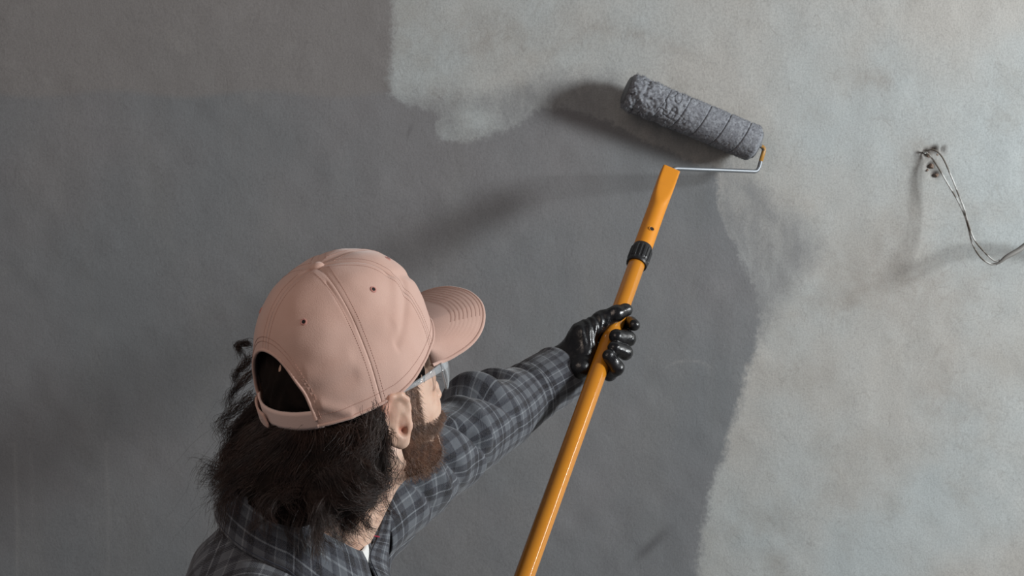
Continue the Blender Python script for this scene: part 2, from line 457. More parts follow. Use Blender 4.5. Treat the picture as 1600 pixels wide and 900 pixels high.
def build_wall():
    xs = np.concatenate([np.linspace(-3.2, -.9, 20)[:-1], np.arange(-.9, .9, .0035), np.linspace(.9, 3.2, 20)])
    zs = np.concatenate([np.linspace(0, .95, 10)[:-1], np.arange(.95, 2.15, .0035), np.linspace(2.15, 3.0, 9)])
    X, Z = np.meshgrid(xs, zs, indexing='ij')
    rel = np.stack([X, np.full_like(X, WALL_Y), Z], -1) - CAM
    d = np.maximum(rel @ fw, .3)
    px = 800 + FPX * (rel @ rt) / d; py = 450 - FPX * (rel @ up) / d
    paint = poly_dist(px, py, [(-9000, -9000), (617, -9000), (614, 60), (612, 150), (650, 160), (688, 172), (690, 216), (740, 217), (800, 197), (832, 172),
                               (880, 160), (960, 190), (1060, 238), (1120, 262), (1128, 330), (1160, 400), (1190, 460), (1196, 500), (1176, 560), (1158, 620),
                               (1138, 690), (1118, 750), (1098, 830), (1090, 900), (1070, 1300), (1060, 9000), (-9000, 9000)])
    thin = poly_dist(px, py, [(590, 140), (700, 150), (770, 148), (850, 116), (960, 118), (1050, 180), (1150, 250), (1230, 330), (1285, 385),
                              (1250, 440), (1215, 480), (1196, 530), (1100, 560), (1000, 300), (760, 230), (600, 232)])
    hot = np.exp(-(((px - 745) / 48) ** 2 + ((py - 188) / 20) ** 2))
    thin = thin - 60 * hot
    def blob(x, y, sx, sy, a=0.):
        c, s = math.cos(a), math.sin(a); u = (px - x) * c + (py - y) * s; v = -(px - x) * s + (py - y) * c
        return np.exp(-((u / sx) ** 2 + (v / sy) ** 2))
    stain = (.25 * blob(1330, 470, 120, 30, -.25) + .35 * blob(1480, 610, 60, 60) + .3 * blob(1470, 480, 90, 70) + .15 * blob(1300, 410, 90, 60)
             + .45 * blob(750, 60, 90, 40) + .4 * blob(1010, 60, 90, 14, .35) + .35 * blob(1370, 120, 60, 20) + .6 * blob(1455, 240, 26, 26)
             + .4 * blob(900, 60, 60, 8, -.5) + .1 * blob(1390, 400, 70, 90, .3))
    first = np.clip((152 - py + 5 * np.sin(px / 37.)) / 10, 0, 1) * .8 * (px < 700)
    streak = np.zeros_like(px)
    for x, y0, y1, wd, am in ((25, 690, 900, 3, .25), (168, 690, 980, 2.5, .18), (50, 700, 820, 3, .12), (680, 405, 440, 1.5, .25)):
        streak += am * np.exp(-((px - x - 2 * np.sin(py / 60)) / wd) ** 2) * ((py > y0) & (py < y1))
    for x, y, s in ((105, 765, 6), (138, 750, 6), (20, 100, 6), (75, 125, 6), (32, 12, 8), (8, 425, 8), (120, 133, 3), (390, 150, 14), (450, 75, 12), (380, 20, 16)):
        streak += .18 * blob(x, y, s, s)
    streak += .5 * np.exp(-((np.hypot(px - 1076, (py - 610) * 1.1) - 52) / 1.6) ** 2) * (py < 575) * np.exp(-((px - 1080) / 40.) ** 2)
    smear = .55 * blob(1018, 852, 34, 8, -.75) + .35 * blob(640, 205, 3, 12, .3)
    n = vnoise(np.stack([px / 9, py / 9, px * 0], -1))
    hole = np.clip(1.5 * blob(1446, 238, 5, 5) + 1.2 * blob(1458, 233, 6, 5) + .8 * blob(1452, 259, 6, 6) * (n > -.2) + 1. * blob(1460, 272, 6, 5) + .7 * blob(1472, 233, 3, 5), 0, 1)
    dy = .0012 * vnoise(np.stack([X * 6, Z * 6, X * 0], -1)) + .0007 * vnoise(np.stack([X * 28, Z * 28, X * 0 + 5], -1)) + .006 * hole - .002 * blob(1458, 250, 24, 24)
    V = np.stack([X, WALL_Y + dy, Z], -1).reshape(-1, 3)
    r = lambda a: np.clip(a, -4000, 4000).ravel()
    o = mesh_np('wall_back', V, grid_faces(len(xs), len(zs)), M_wall, attrs=dict(paint=r(paint), thin=r(thin), stain=r(np.clip(stain, 0, 1)), first_coat=r(first),
                streak=r(np.clip(streak, 0, .8)), smear=r(smear), hole=r(hole)))
    s = o.modifiers.new('thickness', 'SOLIDIFY'); s.thickness = .12; s.offset = -1
    tag(o, 'plaster wall half covered with fresh grey paint', kind='structure')
    return o
wall = build_wall()
m = MB()
x0, x1, y0, y1, z0, z1 = -3.2, 3.2, -2.5, WALL_Y + .12, -.08, 0
m.add([(x0, y0, z0), (x1, y0, z0), (x1, y1, z0), (x0, y1, z0), (x0, y0, z1), (x1, y0, z1), (x1, y1, z1), (x0, y1, z1)],
      [(3, 2, 1, 0), (4, 5, 6, 7), (0, 1, 5, 4), (1, 2, 6, 5), (2, 3, 7, 6), (3, 0, 4, 7)])
tag(m.build('floor', M_floor, smooth=False), 'bare concrete floor of the room', kind='structure')

# broken plaster round the cable hole
for i, (px, py, s) in enumerate(((1451, 244, .004), (1464, 242, .003), (1456, 260, .0038), (1464, 274, .0032), (1449, 266, .0022))):
    th = np.linspace(0, 2 * math.pi, 7, endpoint=False); a = rng.rand(7) * .5 + .7
    c = W(px, py, 0.0005)
    V = [c + np.array([math.cos(t) * s * q, .001, math.sin(t) * s * q * 1.2]) for t, q in zip(th, a)]
    V += [c + np.array([math.cos(t) * s * q * .5, -.0015 - .001 * q, math.sin(t) * s * q * .5]) for t, q in zip(th, a)]
    V += [c + np.array([0, -.0025, 0])]
    mm = MB(); mm.add(V, [(j, (j + 1) % 7, 7 + (j + 1) % 7, 7 + j) for j in range(7)]); mm.F3.append(np.array([(7 + j, 7 + (j + 1) % 7, 14) for j in range(7)]))
    mm.build('plaster_crumb', M_crumb, wall, smooth=False)

# ------------------------------------------------------------------ cable out of the wall
cable = empty('electric_cable', W(1448, 238, 0))
tag(cable, 'loose grey electric cable hanging out of a hole in the bare plaster wall', 'cable')
wa = [W(1446, 240, -.004), W(1444, 237, 0.0052), W(1458, 234, 0.0146), W(1472, 245, 0.0208), W(1486, 275, 0.0286), W(1498, 305, 0.0354), W(1507, 328, 0.0416), W(1513, 350, 0.0468),
      W(1522, 374, 0.0572), W(1540, 396, 0.0702), W(1554, 408, 0.0806), W(1562, 406, 0.0832)]
wb = [W(1445, 239, -.004), W(1447, 238, 0.0031), W(1455, 246, 0.0104), W(1466, 262, 0.0208), W(1480, 286, 0.0286), W(1495, 311, 0.0354), W(1506, 334, 0.0416), W(1513, 356, 0.0468),
      W(1519, 380, 0.0572), W(1532, 402, 0.0728), W(1548, 413, 0.0806), W(1558, 413, 0.0832)]
for pts in (wa, wb):
    C, _, _ = resample(pts, 90); mm = MB(); add_tube(mm, C, .0013, 8); mm.build('wire', M_cwire, cable)
C, r, _ = resample([W(1548, 413, 0.0806), W(1560, 411, 0.0832), W(1572, 402, 0.0822), W(1590, 392, 0.0780), W(1625, 372, 0.0676), W(1680, 380, 0.0520), W(1720, 420, 0.0312), W(1760, 470, 0.0104), W(1765, 480, 0.0010)], 80,
                   [.0012, .002, .0034, .0042, .004, .004, .004, .004, .004])
mm = MB(); add_tube(mm, C, r[:, 0], 12); tag(mm.build('cable_sheath', M_cable, cable), 'thicker grey sheath of the cable')

# ------------------------------------------------------------------ paint roller on its pole
top = P(1047, 268, 2.150); bot = P(823, 890, 1.70)
axis = norm(top - bot)
def pole_at(py):
    t = np.linspace(-.6, 1.05, 800)[:, None]; Q = bot + (top - bot) * t
    r = Q - CAM; y = 450 - FPX * (r @ up) / (r @ fw); i = np.argmin(abs(y - py)); return Q[i], (Q[i] - CAM) @ fw
roller = empty('paint_roller', pole_at(900)[0] - axis * .38)
tag(roller, 'paint roller with grey nap on a long orange extension pole, pressed against the wall', 'paint roller')
dep_ax = norm(fw - (fw @ axis) * axis)              # away from the viewer, square to the pole
x_ax = np.cross(dep_ax, axis)
collar_top = pole_at(388)[0]; collar_bot = pole_at(411)[0]
# orange pole
mm = MB()
end = pole_at(900)[0] - axis * .38
C = end + axis * np.linspace(0, np.linalg.norm(collar_top - end), 60)[:, None]
add_tube(mm, C, .0121, 40, ref=dep_ax); tag(mm.build('pole', M_pole, roller), 'glossy orange pole')
mm = MB(); C = end + axis * np.linspace(-.004, .07, 30)[:, None]
add_tube(mm, C, .0155 + .0008 * (np.arange(30) % 3 == 0), 32, ref=dep_ax); tag(mm.build('pole_grip', M_collar, roller), 'black ribbed grip at the foot of the pole')
# ribbed collar
k = 96; th = np.linspace(0, 2 * math.pi, k, endpoint=False)
L = np.linalg.norm(collar_top - collar_bot)
V = []; prof = [(.0120, -.004), (.0148, -.004), (.0154, -.001), (.0150, .004), (.0156, .006), (.0156, L - .006), (.0148, L - .002), (.0140, L + .002), (.0120, L + .002)]
for r_, z in prof:
    rib = .0006 * np.sign(np.sin(th * 16)) if .003 < z < L - .003 else 0 * th
    V.append(collar_bot + (r_ + rib)[:, None] * (np.cos(th)[:, None] * x_ax + np.sin(th)[:, None] * dep_ax) + axis * z)
mm = MB(); mm.add(np.concatenate(V), grid_faces(len(prof), k, cv=True)); mm.build('locking_collar', M_collar, roller, smooth=False)
# socket head: round at the collar, pressed flat at the top
hs = []; Lh = np.linalg.norm(top - collar_top) + .004; k = 64; th = np.linspace(0, 2 * math.pi, k, endpoint=False)
V = []; ts = np.concatenate([[0, 0], np.linspace(.0, 1, 60), [1, 1]])
for i, t in enumerate(ts):
    f = np.clip((t - .50) / .4, 0, 1); f = f * f * (3 - 2 * f)
    e = 2 + 7 * f                                    # superellipse exponent
    a = .0138 - .0006 * t + .0004 * f; b = .0140 - .004 * f
    cx = np.sign(np.cos(th)) * abs(np.cos(th)) ** (2 / e); sx = np.sign(np.sin(th)) * abs(np.sin(th)) ** (2 / e)
    sh = {0: .82, 1: 1., len(ts) - 2: 1, len(ts) - 1: 0.0}.get(i, 1.)
    V.append(collar_top - axis * .005 + axis * (t * Lh) + sh * (a * cx[:, None] * x_ax + b * sx[:, None] * dep_ax))
mm = MB(); mm.add(np.concatenate(V), grid_faces(len(ts), k, cv=True))
hd = tag(mm.build('socket_head', M_head, roller), 'flat topped orange plastic head of the pole')
em = hd.modifiers.new('edge', 'EDGE_SPLIT'); em.split_angle = math.radians(50)
hc, hd_ = pole_at(366)
nrm = -dep_ax * .97 + x_ax * .12; nrm /= np.linalg.norm(nrm); hb = norm(np.cross(nrm, axis)); ha = np.cross(hb, nrm)
ctr = hc + nrm * .0141
mm = MB(); V, F = ring_profile([(.0045, -.0006), (.0042, .0007), (.0033, .0006), (.0030, -.002)], 24, np.column_stack([hb, ha, nrm, ctr])); mm.add(V, F)
mm.build('button_hole_rim', M_head, hd)
mm = MB(); V, F = ring_profile([(.0034, .0003), (.0001, .0003)], 24, np.column_stack([hb, ha, nrm, ctr])); mm.add(V, F)
tag(mm.build('button_hole', M_black, hd), 'small dark lock hole')
# roller cover
RL = W(981, 142, .044); RR = W(1180, 225, .033)
ra = norm(RR - RL); rlen = np.linalg.norm(RR - RL)
rx = norm(np.cross(ra, [0, 0, 1])); ry = np.cross(rx, ra)
n, k = 260, 200
S = np.linspace(0, 1, n)[:, None]; TH = np.linspace(0, 2 * math.pi, k, endpoint=False)[None]
Rr = .0288 * np.ones((n, k))
end_r = np.minimum(1, np.sqrt(np.clip(1 - (1 - np.minimum(S / .035, 1)) ** 2, 0, 1)) * .18 + .82) * np.minimum(1, np.sqrt(np.clip(1 - (1 - np.minimum((1 - S) / .03, 1)) ** 2, 0, 1)) * .15 + .85)
Rr = Rr * end_r
hel = ((S * rlen / .034 - TH / (2 * math.pi)) + .42) % 1
groove = np.exp(-(((hel + .5) % 1 - .5) / .022) ** 2)
Q = np.stack([S * rlen * 1 + 0 * TH, .029 * np.cos(TH) + 0 * S, .029 * np.sin(TH) + 0 * S], -1)
rough_l = np.clip(1.15 - S * 2.0, 0, 1)
disp = .0004 * vnoise(Q * 500) + (.0003 + .0007 * rough_l) * vnoise(Q * 220) + rough_l * (.0022 * vnoise(Q * 130 + 9) + .0018 * vnoise(Q * 260 + 3)) - .0022 * groove * (1 - .6 * rough_l)
crack = np.exp(-(vnoise(Q * 95 + 31) / .07) ** 2) * rough_l * (vnoise(Q * 40 + 2) > .0)
Rr = Rr + disp - .0035 * crack
V = RL + S[..., None] * rlen * ra + Rr[..., None] * (np.cos(TH)[..., None] * rx + np.sin(TH)[..., None] * ry)
V = V.reshape(-1, 3); F = [grid_faces(n, k, cv=True)]
mm = MB(); mm.add(V, F[0])
for e_, sgn in ((0, 1), (1, -1)):                     # end faces close in on the core
    c0 = RL + ra * rlen * e_; rr_ = Rr[0 if e_ == 0 else -1]
    rings = [rr_, rr_ * .92, rr_ * .72]; offs = [0, -.002 * sgn, .001 * sgn]
    Ve = np.concatenate([c0 + ra * of + (r_[:, None] * (np.cos(TH[0])[:, None] * rx + np.sin(TH[0])[:, None] * ry)) for r_, of in zip(rings, offs)])
    Fe = grid_faces(3, k, cv=True); mm.add(Ve, Fe if e_ else Fe[:, ::-1])
cover = tag(mm.build('roller_cover', M_nap, roller), 'fluffy grey roller cover soaked with paint')
mm = MB(); idx = rng.randint(0, len(Rr.ravel()), 9000)                # nap fibres
base = V[idx]; cen = RL + ((base - RL) @ ra)[:, None] * ra; outw = base - cen; outw /= np.linalg.norm(outw, axis=1)[:, None]
dirs = outw + .7 * rng.randn(len(idx), 3) * np.clip(.4 + rough_l[(idx // k), 0][:, None], 0, 1); dirs /= np.linalg.norm(dirs, axis=1)[:, None]
ln = (.0016 + .0028 * rng.rand(len(idx)) * (.4 + rough_l[(idx // k), 0]))[:, None]
sd = np.cross(dirs, rng.randn(len(idx), 3)); sd /= np.linalg.norm(sd, axis=1)[:, None]
b0 = base - outw * .0008
Vf = np.stack([b0 - sd * .00028, b0 + sd * .00028, b0 + dirs * ln + sd * .0001, b0 + dirs * ln - sd * .0001], 1).reshape(-1, 3)
mm.add(Vf, np.arange(len(Vf)).reshape(-1, 4)); tag(mm.build('nap_fibre', M_nap, cover), kind='stuff')
mm = MB(); V, F = ring_profile([(.0225, -.001), (.0225, .0035), (.012, .0035), (.006, .0050), (.0034, .0052), (.0034, -.001)], 40, np.column_stack([rx, ry, ra, RR])); mm.add(V, F)
mm.build('end_cap', M_core, roller)
mm = MB(); V, F = ring_profile([(.0225, .001), (.0215, -.0035), (.014, -.003), (.0001, -.003)], 40, np.column_stack([rx, ry, ra, RL])); mm.add(V, F[:, ::-1])
mm.build('end_cap', M_core, roller)
# wire frame
def rounded(pts, r=.008):
    out = [pts[0]]
    for a, b, c in zip(pts[:-2], pts[1:-1], pts[2:]):
        u = norm(a - b); v = norm(c - b)
        for t in np.linspace(0, 1, 9):
            out.append((1 - t) ** 2 * (b + u * r) + 2 * t * (1 - t) * b + t * t * (b + v * r))
    return np.array(out + [pts[-1]])
w0 = RR - ra * .03; w1 = RR + ra * .0165; w2 = W(1184, 268, .042); w3 = W(1052, 263, .100); w4 = top - axis * .04
Cw = rounded([w0, w1, w2, w3, w4], .007)
mm = MB(); add_tube(mm, Cw, .0031, 16, ref=(.3, .2, .9)); fr = tag(mm.build('wire_frame', M_wire, roller), 'bent zinc plated wire frame')
seg = Cw[(np.linalg.norm(Cw - w1, axis=1) < .0285) & (np.arange(len(Cw)) > 0)][:14]
seg = np.vstack([w1 + norm(w0 - w1) * .006, rounded([w1 + norm(w0 - w1) * .006, w1, w1 + norm(w2 - w1) * .022], .0055)[1:]])
mm = MB(); add_tube(mm, seg, .0033, 16, ref=(.3, .2, .9)); tag(mm.build('dried_paint', M_rust, fr), 'ochre dried paint on the bend of the wire')

# ------------------------------------------------------------------ the man: frames
H0 = CAM + np.array([-.167, 1.435, -.341])
yaw, pit, rol = map(math.radians, (44.6, 17.6, 1.7))
Rz = np.array([[math.cos(yaw), -math.sin(yaw), 0], [math.sin(yaw), math.cos(yaw), 0], [0, 0, 1]])
Ry = np.array([[math.cos(pit), 0, -math.sin(pit)], [0, 1, 0], [math.sin(pit), 0, math.cos(pit)]])
Rx = np.array([[1, 0, 0], [0, math.cos(rol), -math.sin(rol)], [0, math.sin(rol), math.cos(rol)]])
RH = Rz @ Ry @ Rx                                    # head frame: x nose, y left ear, z crown
def H(p): return np.asarray(p, float) @ RH.T + H0
def Hinv(p): return (p - H0) @ RH
FO = np.array([-.013, 0, 0])
def HF(p): return H(np.asarray(p, float) + FO)
def HFinv(p): return Hinv(p) - FO
C0 = P(490, 822, 1.45)                               # neckline centre
tyaw = math.radians(-8)
tf = np.array([math.cos(tyaw), math.sin(tyaw), 0]); tl = np.array([-math.sin(tyaw), math.cos(tyaw), 0]); tz = np.array([0, 0, 1.])
RT = np.column_stack([tf, tl, tz])
def T(p): return np.asarray(p, float) @ RT.T + C0
def Tinv(p): return (p - C0) @ RT
LS = P(590, 782, 1.60); RS = T((-.0, -.165, -.10))
foot = T((.02, 0, 0)); foot[2] = 0
person = empty('person', foot)
tag(person, 'bearded man in a grey plaid shirt holding up the roller pole', 'person')

NK_TOP = H((-.035, 0, -.085)); NK_BOT = T((-.026, 0, -.03))
ear_R = {}
for sgn in (-1, 1):
    a = math.radians(24)                             # ear plane turned outwards at the back
    n_ = np.array([-math.sin(a), sgn * math.cos(a), 0]); n_ = np.array([-.35, sgn * .93, .05]); n_ /= np.linalg.norm(n_)
    u_ = norm(np.cross([0, 0, 1], n_) * sgn * -1); u_ = norm(np.array([1, 0, 0.0]) - n_[0] * n_)
    v_ = norm(np.array([.12, 0, 1.]) - (np.array([.12, 0, 1.]) @ n_) * n_); u_ = norm(u_ - (u_ @ v_) * v_)
    ear_R[sgn] = (np.array([.000, sgn * .0775, -.034]), np.column_stack([u_, v_, n_]))
HELIX = [(.0085, .004, .003), (.0110, .014, .004), (.0105, .023, .005), (.005, .030, .006), (-.006, .031, .007), (-.0145, .023, .008), (-.0175, .009, .008), (-.0155, -.006, .007), (-.010, -.018, .006)]
ANTI = [(.000, .020, .005), (-.007, .014, .006), (-.0095, .003, .007), (-.007, -.008, .007), (.000, -.013, .006)]
def ear_sdf(q, sgn):
    c, R = ear_R[sgn]; e = (q - c) @ R
    d = s_ell(e, (-.002, .004, .0030), (.0155, .0290, .0072))
    d = smax(d, -(e[..., 2] + .006), .002)
    sc = None
    for a, b in zip(ANTI[:-1], ANTI[1:]):
        a2 = np.array(a) + [-.0035, .001, .0065]; b2 = np.array(b) + [-.0035, .001, .0065]
        c_ = s_cap(e, a2, b2, .0036); sc = c_ if sc is None else smin(sc, c_, .002)
    d = smax(d, -sc, .0025)
    for a, b in zip(HELIX[:-1], HELIX[1:]): d = smin(d, s_cap(e, a, b, .0034), .0035)
    for a, b in zip(ANTI[:-1], ANTI[1:]): d = smin(d, s_cap(e, a, b, .0024), .003)
    d = smin(d, s_ell(e, (.000, -.019, .004), (.0080, .0090, .0050)), .005)
    d = smax(d, -s_ell(e, (.002, -.001, .0115), (.0062, .0130, .0115)), .0022)
    d = smin(d, s_cap(e, (.0110, -.005, .003), (.0090, -.009, .004), .0032), .003)
    return smin(d, s_cap(e, (.002, .004, -.012), (.002, .004, -.003), .012), .004)
def head_sdf(q):
    ax = np.abs(q[..., 1]); m = q.copy(); m[..., 1] = ax
    d = s_ell(q, (.009, 0, .002), (.0900, .0755, .098))
    d = smin(d, s_ell(q, (.036, 0, -.060), (.052, .056, .072)), .03)
    d = smin(d, s_cap(m, (.000, .050, -.078), (.066, .018, -.118), .017, .017), .02)
    d = smin(d, s_ell(q, (.074, 0, -.116), (.020, .022, .018)), .015)
    d = smin(d, s_ell(m, (.054, .040, -.060), (.025, .019, .022)), .018)
    d = smin(d, s_cap(m, (.083, .010, -.022), (.066, .048, -.024), .011, .011), .014)
    d = smax(d, -s_ell(m, (.094, .032, -.040), (.016, .017, .011)), .012)
    d = smin(d, s_ball(m, (.0735, .031, -.041), .0122), .003)
    d = smin(d, s_cap(q, (.088, 0, -.032), (.108, 0, -.068), .0065, .0095), .008)
    d = smin(d, s_ell(m, (.101, .010, -.074), (.011, .0075, .007)), .006)
    d = smin(d, s_ell(q, (.089, 0, -.094), (.012, .025, .0045)), .006)
    d = smin(d, s_ell(q, (.088, 0, -.102), (.011, .021, .005)), .004)
    return d
def body_sdf(p):
    q = HFinv(p)
    d = np.full(p.shape[:-1], 1.)
    near = np.linalg.norm(q - np.array([0, 0, -.02]), axis=-1) < .2
    if near.any():
        qn = q[near]; dn = head_sdf(qn)
        dn = np.minimum(smin(dn, ear_sdf(qn, -1), .003), smin(dn, ear_sdf(qn, 1), .003))
        d[near] = dn
    d = np.where(near, d, np.linalg.norm(q - np.array([0, 0, -.02]), axis=-1) - .13)
    nk = s_cap(p, NK_TOP, NK_BOT, .056, .062)
    nk = smin(nk, s_cap(p, HF((.030, 0, -.115)), T((.020, 0, -.035)), .020, .018), .03)      # throat
    nk = smin(nk, s_cap(p, HF((-.02, -.052, -.075)), T((.010, -.026, -.045)), .013, .013), .02)   # neck tendon
    d = smin(d, nk, .022)
    t = Tinv(p)
    b = s_ell(t, (-.038, 0, -.22), (.085, .135, .165))
    b = smin(b, s_ell(t, (.0, 0, -.42), (.09, .125, .18)), .05)
    b = smin(b, s_cap(p, T((-.045, 0, -.08)), LS - tz * .01, .036, .030), .04)
    b = smin(b, s_cap(p, T((-.045, 0, -.08)), RS - tf * .02 - tz * .01, .036, .034), .04)
    return smin(d, b, .035)
lo = np.minimum(C0 - [.2, .24, .62], H0 - .16); hi = np.maximum(C0 + [.2, .24, .1], H0 + .16)
hiz = hi.copy()
V, F = surfnet(body_sdf, lo, hi, .0021)
q = HFinv(V)
c, R = ear_R[-1]; e = (q - c) @ R
fl_ = np.exp(-np.sum(((e - np.array([.002, -.002, .001])) / np.array([.006, .010, .006])) ** 2, 1)) * 1.0 + .5 * np.exp(-np.sum(((e - np.array([-.014, .026, .006])) / np.array([.010, .016, .02])) ** 2, 1))
mesh_np('body', V, F, M_skin, person, attrs=dict(flush=np.clip(fl_, 0, 1)))

# ------------------------------------------------------------------ shirt
def wr(p, k, s): return vnoise(p * k + s)
def torso_sdf(p):
    t = Tinv(p)
    b = s_ell(t, (-.035, -.005, -.20), (.135, .180, .19))
    b = smin(b, s_ell(t, (.01, 0, -.44), (.125, .165, .22)), .05)
    b = smin(b, s_cap(p, T((-.045, 0, -.065)), LS + tl * .01 - tz * .01, .066, .054), .04)
    b = smin(b, s_cap(p, T((-.045, 0, -.065)), RS - tf * .02, .066, .066), .05)
    b = smin(b, s_cap(p, T((-.02, 0, -.05)), T((-.01, 0, -.10)), .064, .085), .03)
    hem = t[..., 2] + .60
    b = smax(b, -hem, .01)
    folds = .0045 * np.sin(38 * (t[..., 0] * .6 + t[..., 2] * .9 + t[..., 1] * .5) + 5 * vnoise(p * 7)) * np.clip(vnoise(p * 9 + 4) + .4, 0, 1) + .003 * vnoise(p * 24)
    b = b + folds
    inner = s_cap(p, T((0, 0, -.03)), T((0, 0, .3)), .066, .072)   # open neck hole
    b = smax(b, -s_ell(t, (.045, -.006, -.015), (.048, .042, .050)), .01)
    return smax(b, -inner, .006)
V, F = surfnet(torso_sdf, C0 - [.24, .30, .66], C0 + [.26, .34, .10], .0045)
def box_uv(V, F):
    t = Tinv(V); fv = t[F]; nn = np.abs(np.cross(fv[:, 2] - fv[:, 0], fv[:, 3] - fv[:, 1]))
    dom = np.argmax(nn * np.array([1.1, .8, 1.0]), 1)
    uv = np.empty((len(F), 4, 2))
    a, b_, c_ = fv[..., 0], fv[..., 1], fv[..., 2]
    uv[..., 0] = np.where((dom == 1)[:, None], a, b_); uv[..., 1] = np.where((dom == 2)[:, None], a + .02, c_)
    return uv.reshape(-1, 2)
shirt = mesh_np('shirt', V, F, M_plaid, person, uv=box_uv(V, F))
tag(shirt, 'grey and navy plaid flannel shirt')

def sleeve(name, pts, rads, folds, parent, ref, n=200, k=140, uoff=0., flat=1., thick=.0015):
    C, R_, s = resample(pts, n, rads)
    Tt, A, B = frames(C, np.asarray(ref, float))
    th = np.linspace(0, 2 * math.pi, k + 1)[None]; S_ = (s / s[-1])[:, None]
    r = R_[:, :1] * np.ones_like(th)
    for s0, am, wd, slope, t0, tw_ in folds:
        dth = (th - t0 + math.pi) % (2 * math.pi) - math.pi
        r = r + 1.45 * am * np.exp(-((S_ - s0 - slope * dth) / wd) ** 2) * np.exp(-(dth / tw_) ** 2)
    base = C[:, None] + r[..., None] * (np.cos(th)[..., None] * A[:, None] + np.sin(th)[..., None] * B[:, None])
    r = r + .0025 * vnoise(np.stack([base[..., 0] * 30, base[..., 1] * 30, base[..., 2] * 30], -1)) * np.sin(th / 2) ** .3
    V = C[:, None] + r[..., None] * (np.cos(th)[..., None] * A[:, None] + np.sin(th)[..., None] * B[:, None])
    V[:, -1] = V[:, 0]
    uv = np.stack([th * .058 + 0 * S_ + uoff, s[:, None] + 0 * th], -1)
    o = mesh_np(name, V.reshape(-1, 3), grid_faces(n, k + 1), M_plaid, parent, uv=uv.reshape(-1, 2))
    m_ = o.modifiers.new('cloth', 'SOLIDIFY'); m_.thickness = thick; m_.offset = -1
    return o, (C, Tt, A, B, R_, s)
sl_pts = [P(548, 812, 1.55), P(598, 772, 1.59), P(650, 735, 1.65), P(693, 704, 1.72), P(737, 674, 1.79), P(780, 645, 1.855), P(812, 622, 1.895), P(838, 609, 1.912)]
# theta 0 points to the upper left edge of the sleeve in view, pi/2 towards ...
ref = norm(P(700, 600, 1.75) - P(730, 690, 1.75))
F_ = lambda s0, am, wd, sl, t0, tw_: (s0, am, wd, sl, t0, tw_)
sl, fr_ = sleeve('sleeve', sl_pts, [.056, .055, .053, .0515, .0495, .0480, .0430, .0395],
       [F_(.70, .0145, .040, .03, .1, .8), F_(.62, -.010, .022, .06, .2, 1.2), F_(.52, .008, .03, -.05, 1.2, 1.0), F_(.78, -.011, .022, .035, -.9, 1.3), F_(.86, .008, .025, .0, -.6, 1.2),
        F_(.93, -.006, .015, .02, -.6, 1.5), F_(.43, -.009, .022, .08, 1.3, 1.1), F_(.35, .007, .03, .07, -1.2, .9), F_(.27, -.009, .02, .07, 1.4, 1.2), F_(.20, .006, .02, .05, 1.5, 1),
        F_(.66, .008, .02, -.04, -1.9, .8), F_(.58, -.008, .02, -.05, -2.0, .9), F_(.12, -.007, .016, .06, 1.4, 1.0)],
       shirt, ref)
tag(sl, 'plaid sleeve with bunched folds at the elbow')
cuff_pts = [P(820, 619, 1.900), P(837, 608, 1.912), P(857, 596, 1.925), P(876, 584, 1.940)]
cf, _ = sleeve('cuff', cuff_pts, [.0375, .0390, .0385, .0375], [F_(.1, -.0015, .05, 0, 0, 9), F_(.93, .001, .05, 0, 0, 9), F_(.5, -.002, .3, 0, 2.6, .5)], shirt, ref, n=50, uoff=.02, thick=.0022)
C, Tt, A, B, R_, s = _
for idx_ in (2, 44):                                   # hem seams of the cuff
    mm = MB(); th = np.linspace(0, 2 * math.pi, 60); r = R_[idx_, 0] + .0004
    ring = C[idx_] + r * (np.cos(th)[:, None] * A[idx_] + np.sin(th)[:, None] * B[idx_])
    add_tube(mm, ring, .0011, 6, ref=Tt[idx_], cap=False); mm.build('seam', M_denim, cf)

# right arm, below the frame
pole_low, _ = pole_at(900); RHAND = pole_low - axis * .26
elb = RS + np.array([.04, -.09, -.25]); wri = RHAND + x_ax * -.055 - dep_ax * .02 - axis * .05
sr, fr2 = sleeve('sleeve', [RS + tz * .01, RS + (elb - RS) * .5 - tl * .01, elb, elb + (wri - elb) * .5 - tz * .005, wri - (wri - elb) * .12], [.066, .062, .056, .048, .042],
       [F_(.5, -.01, .03, .03, 0, 2), F_(.45, .008, .03, .0, 0, 2), F_(.2, -.006, .03, .03, 1, 2)], shirt, (0.2, 1, .1), n=120, k=90)
cr_, _ = sleeve('cuff', [wri - (wri - elb) * .2, wri - (wri - elb) * .1, wri], [.040, .0405, .039], [], shirt, (0.2, 1, .1), n=30, k=90, uoff=.02)

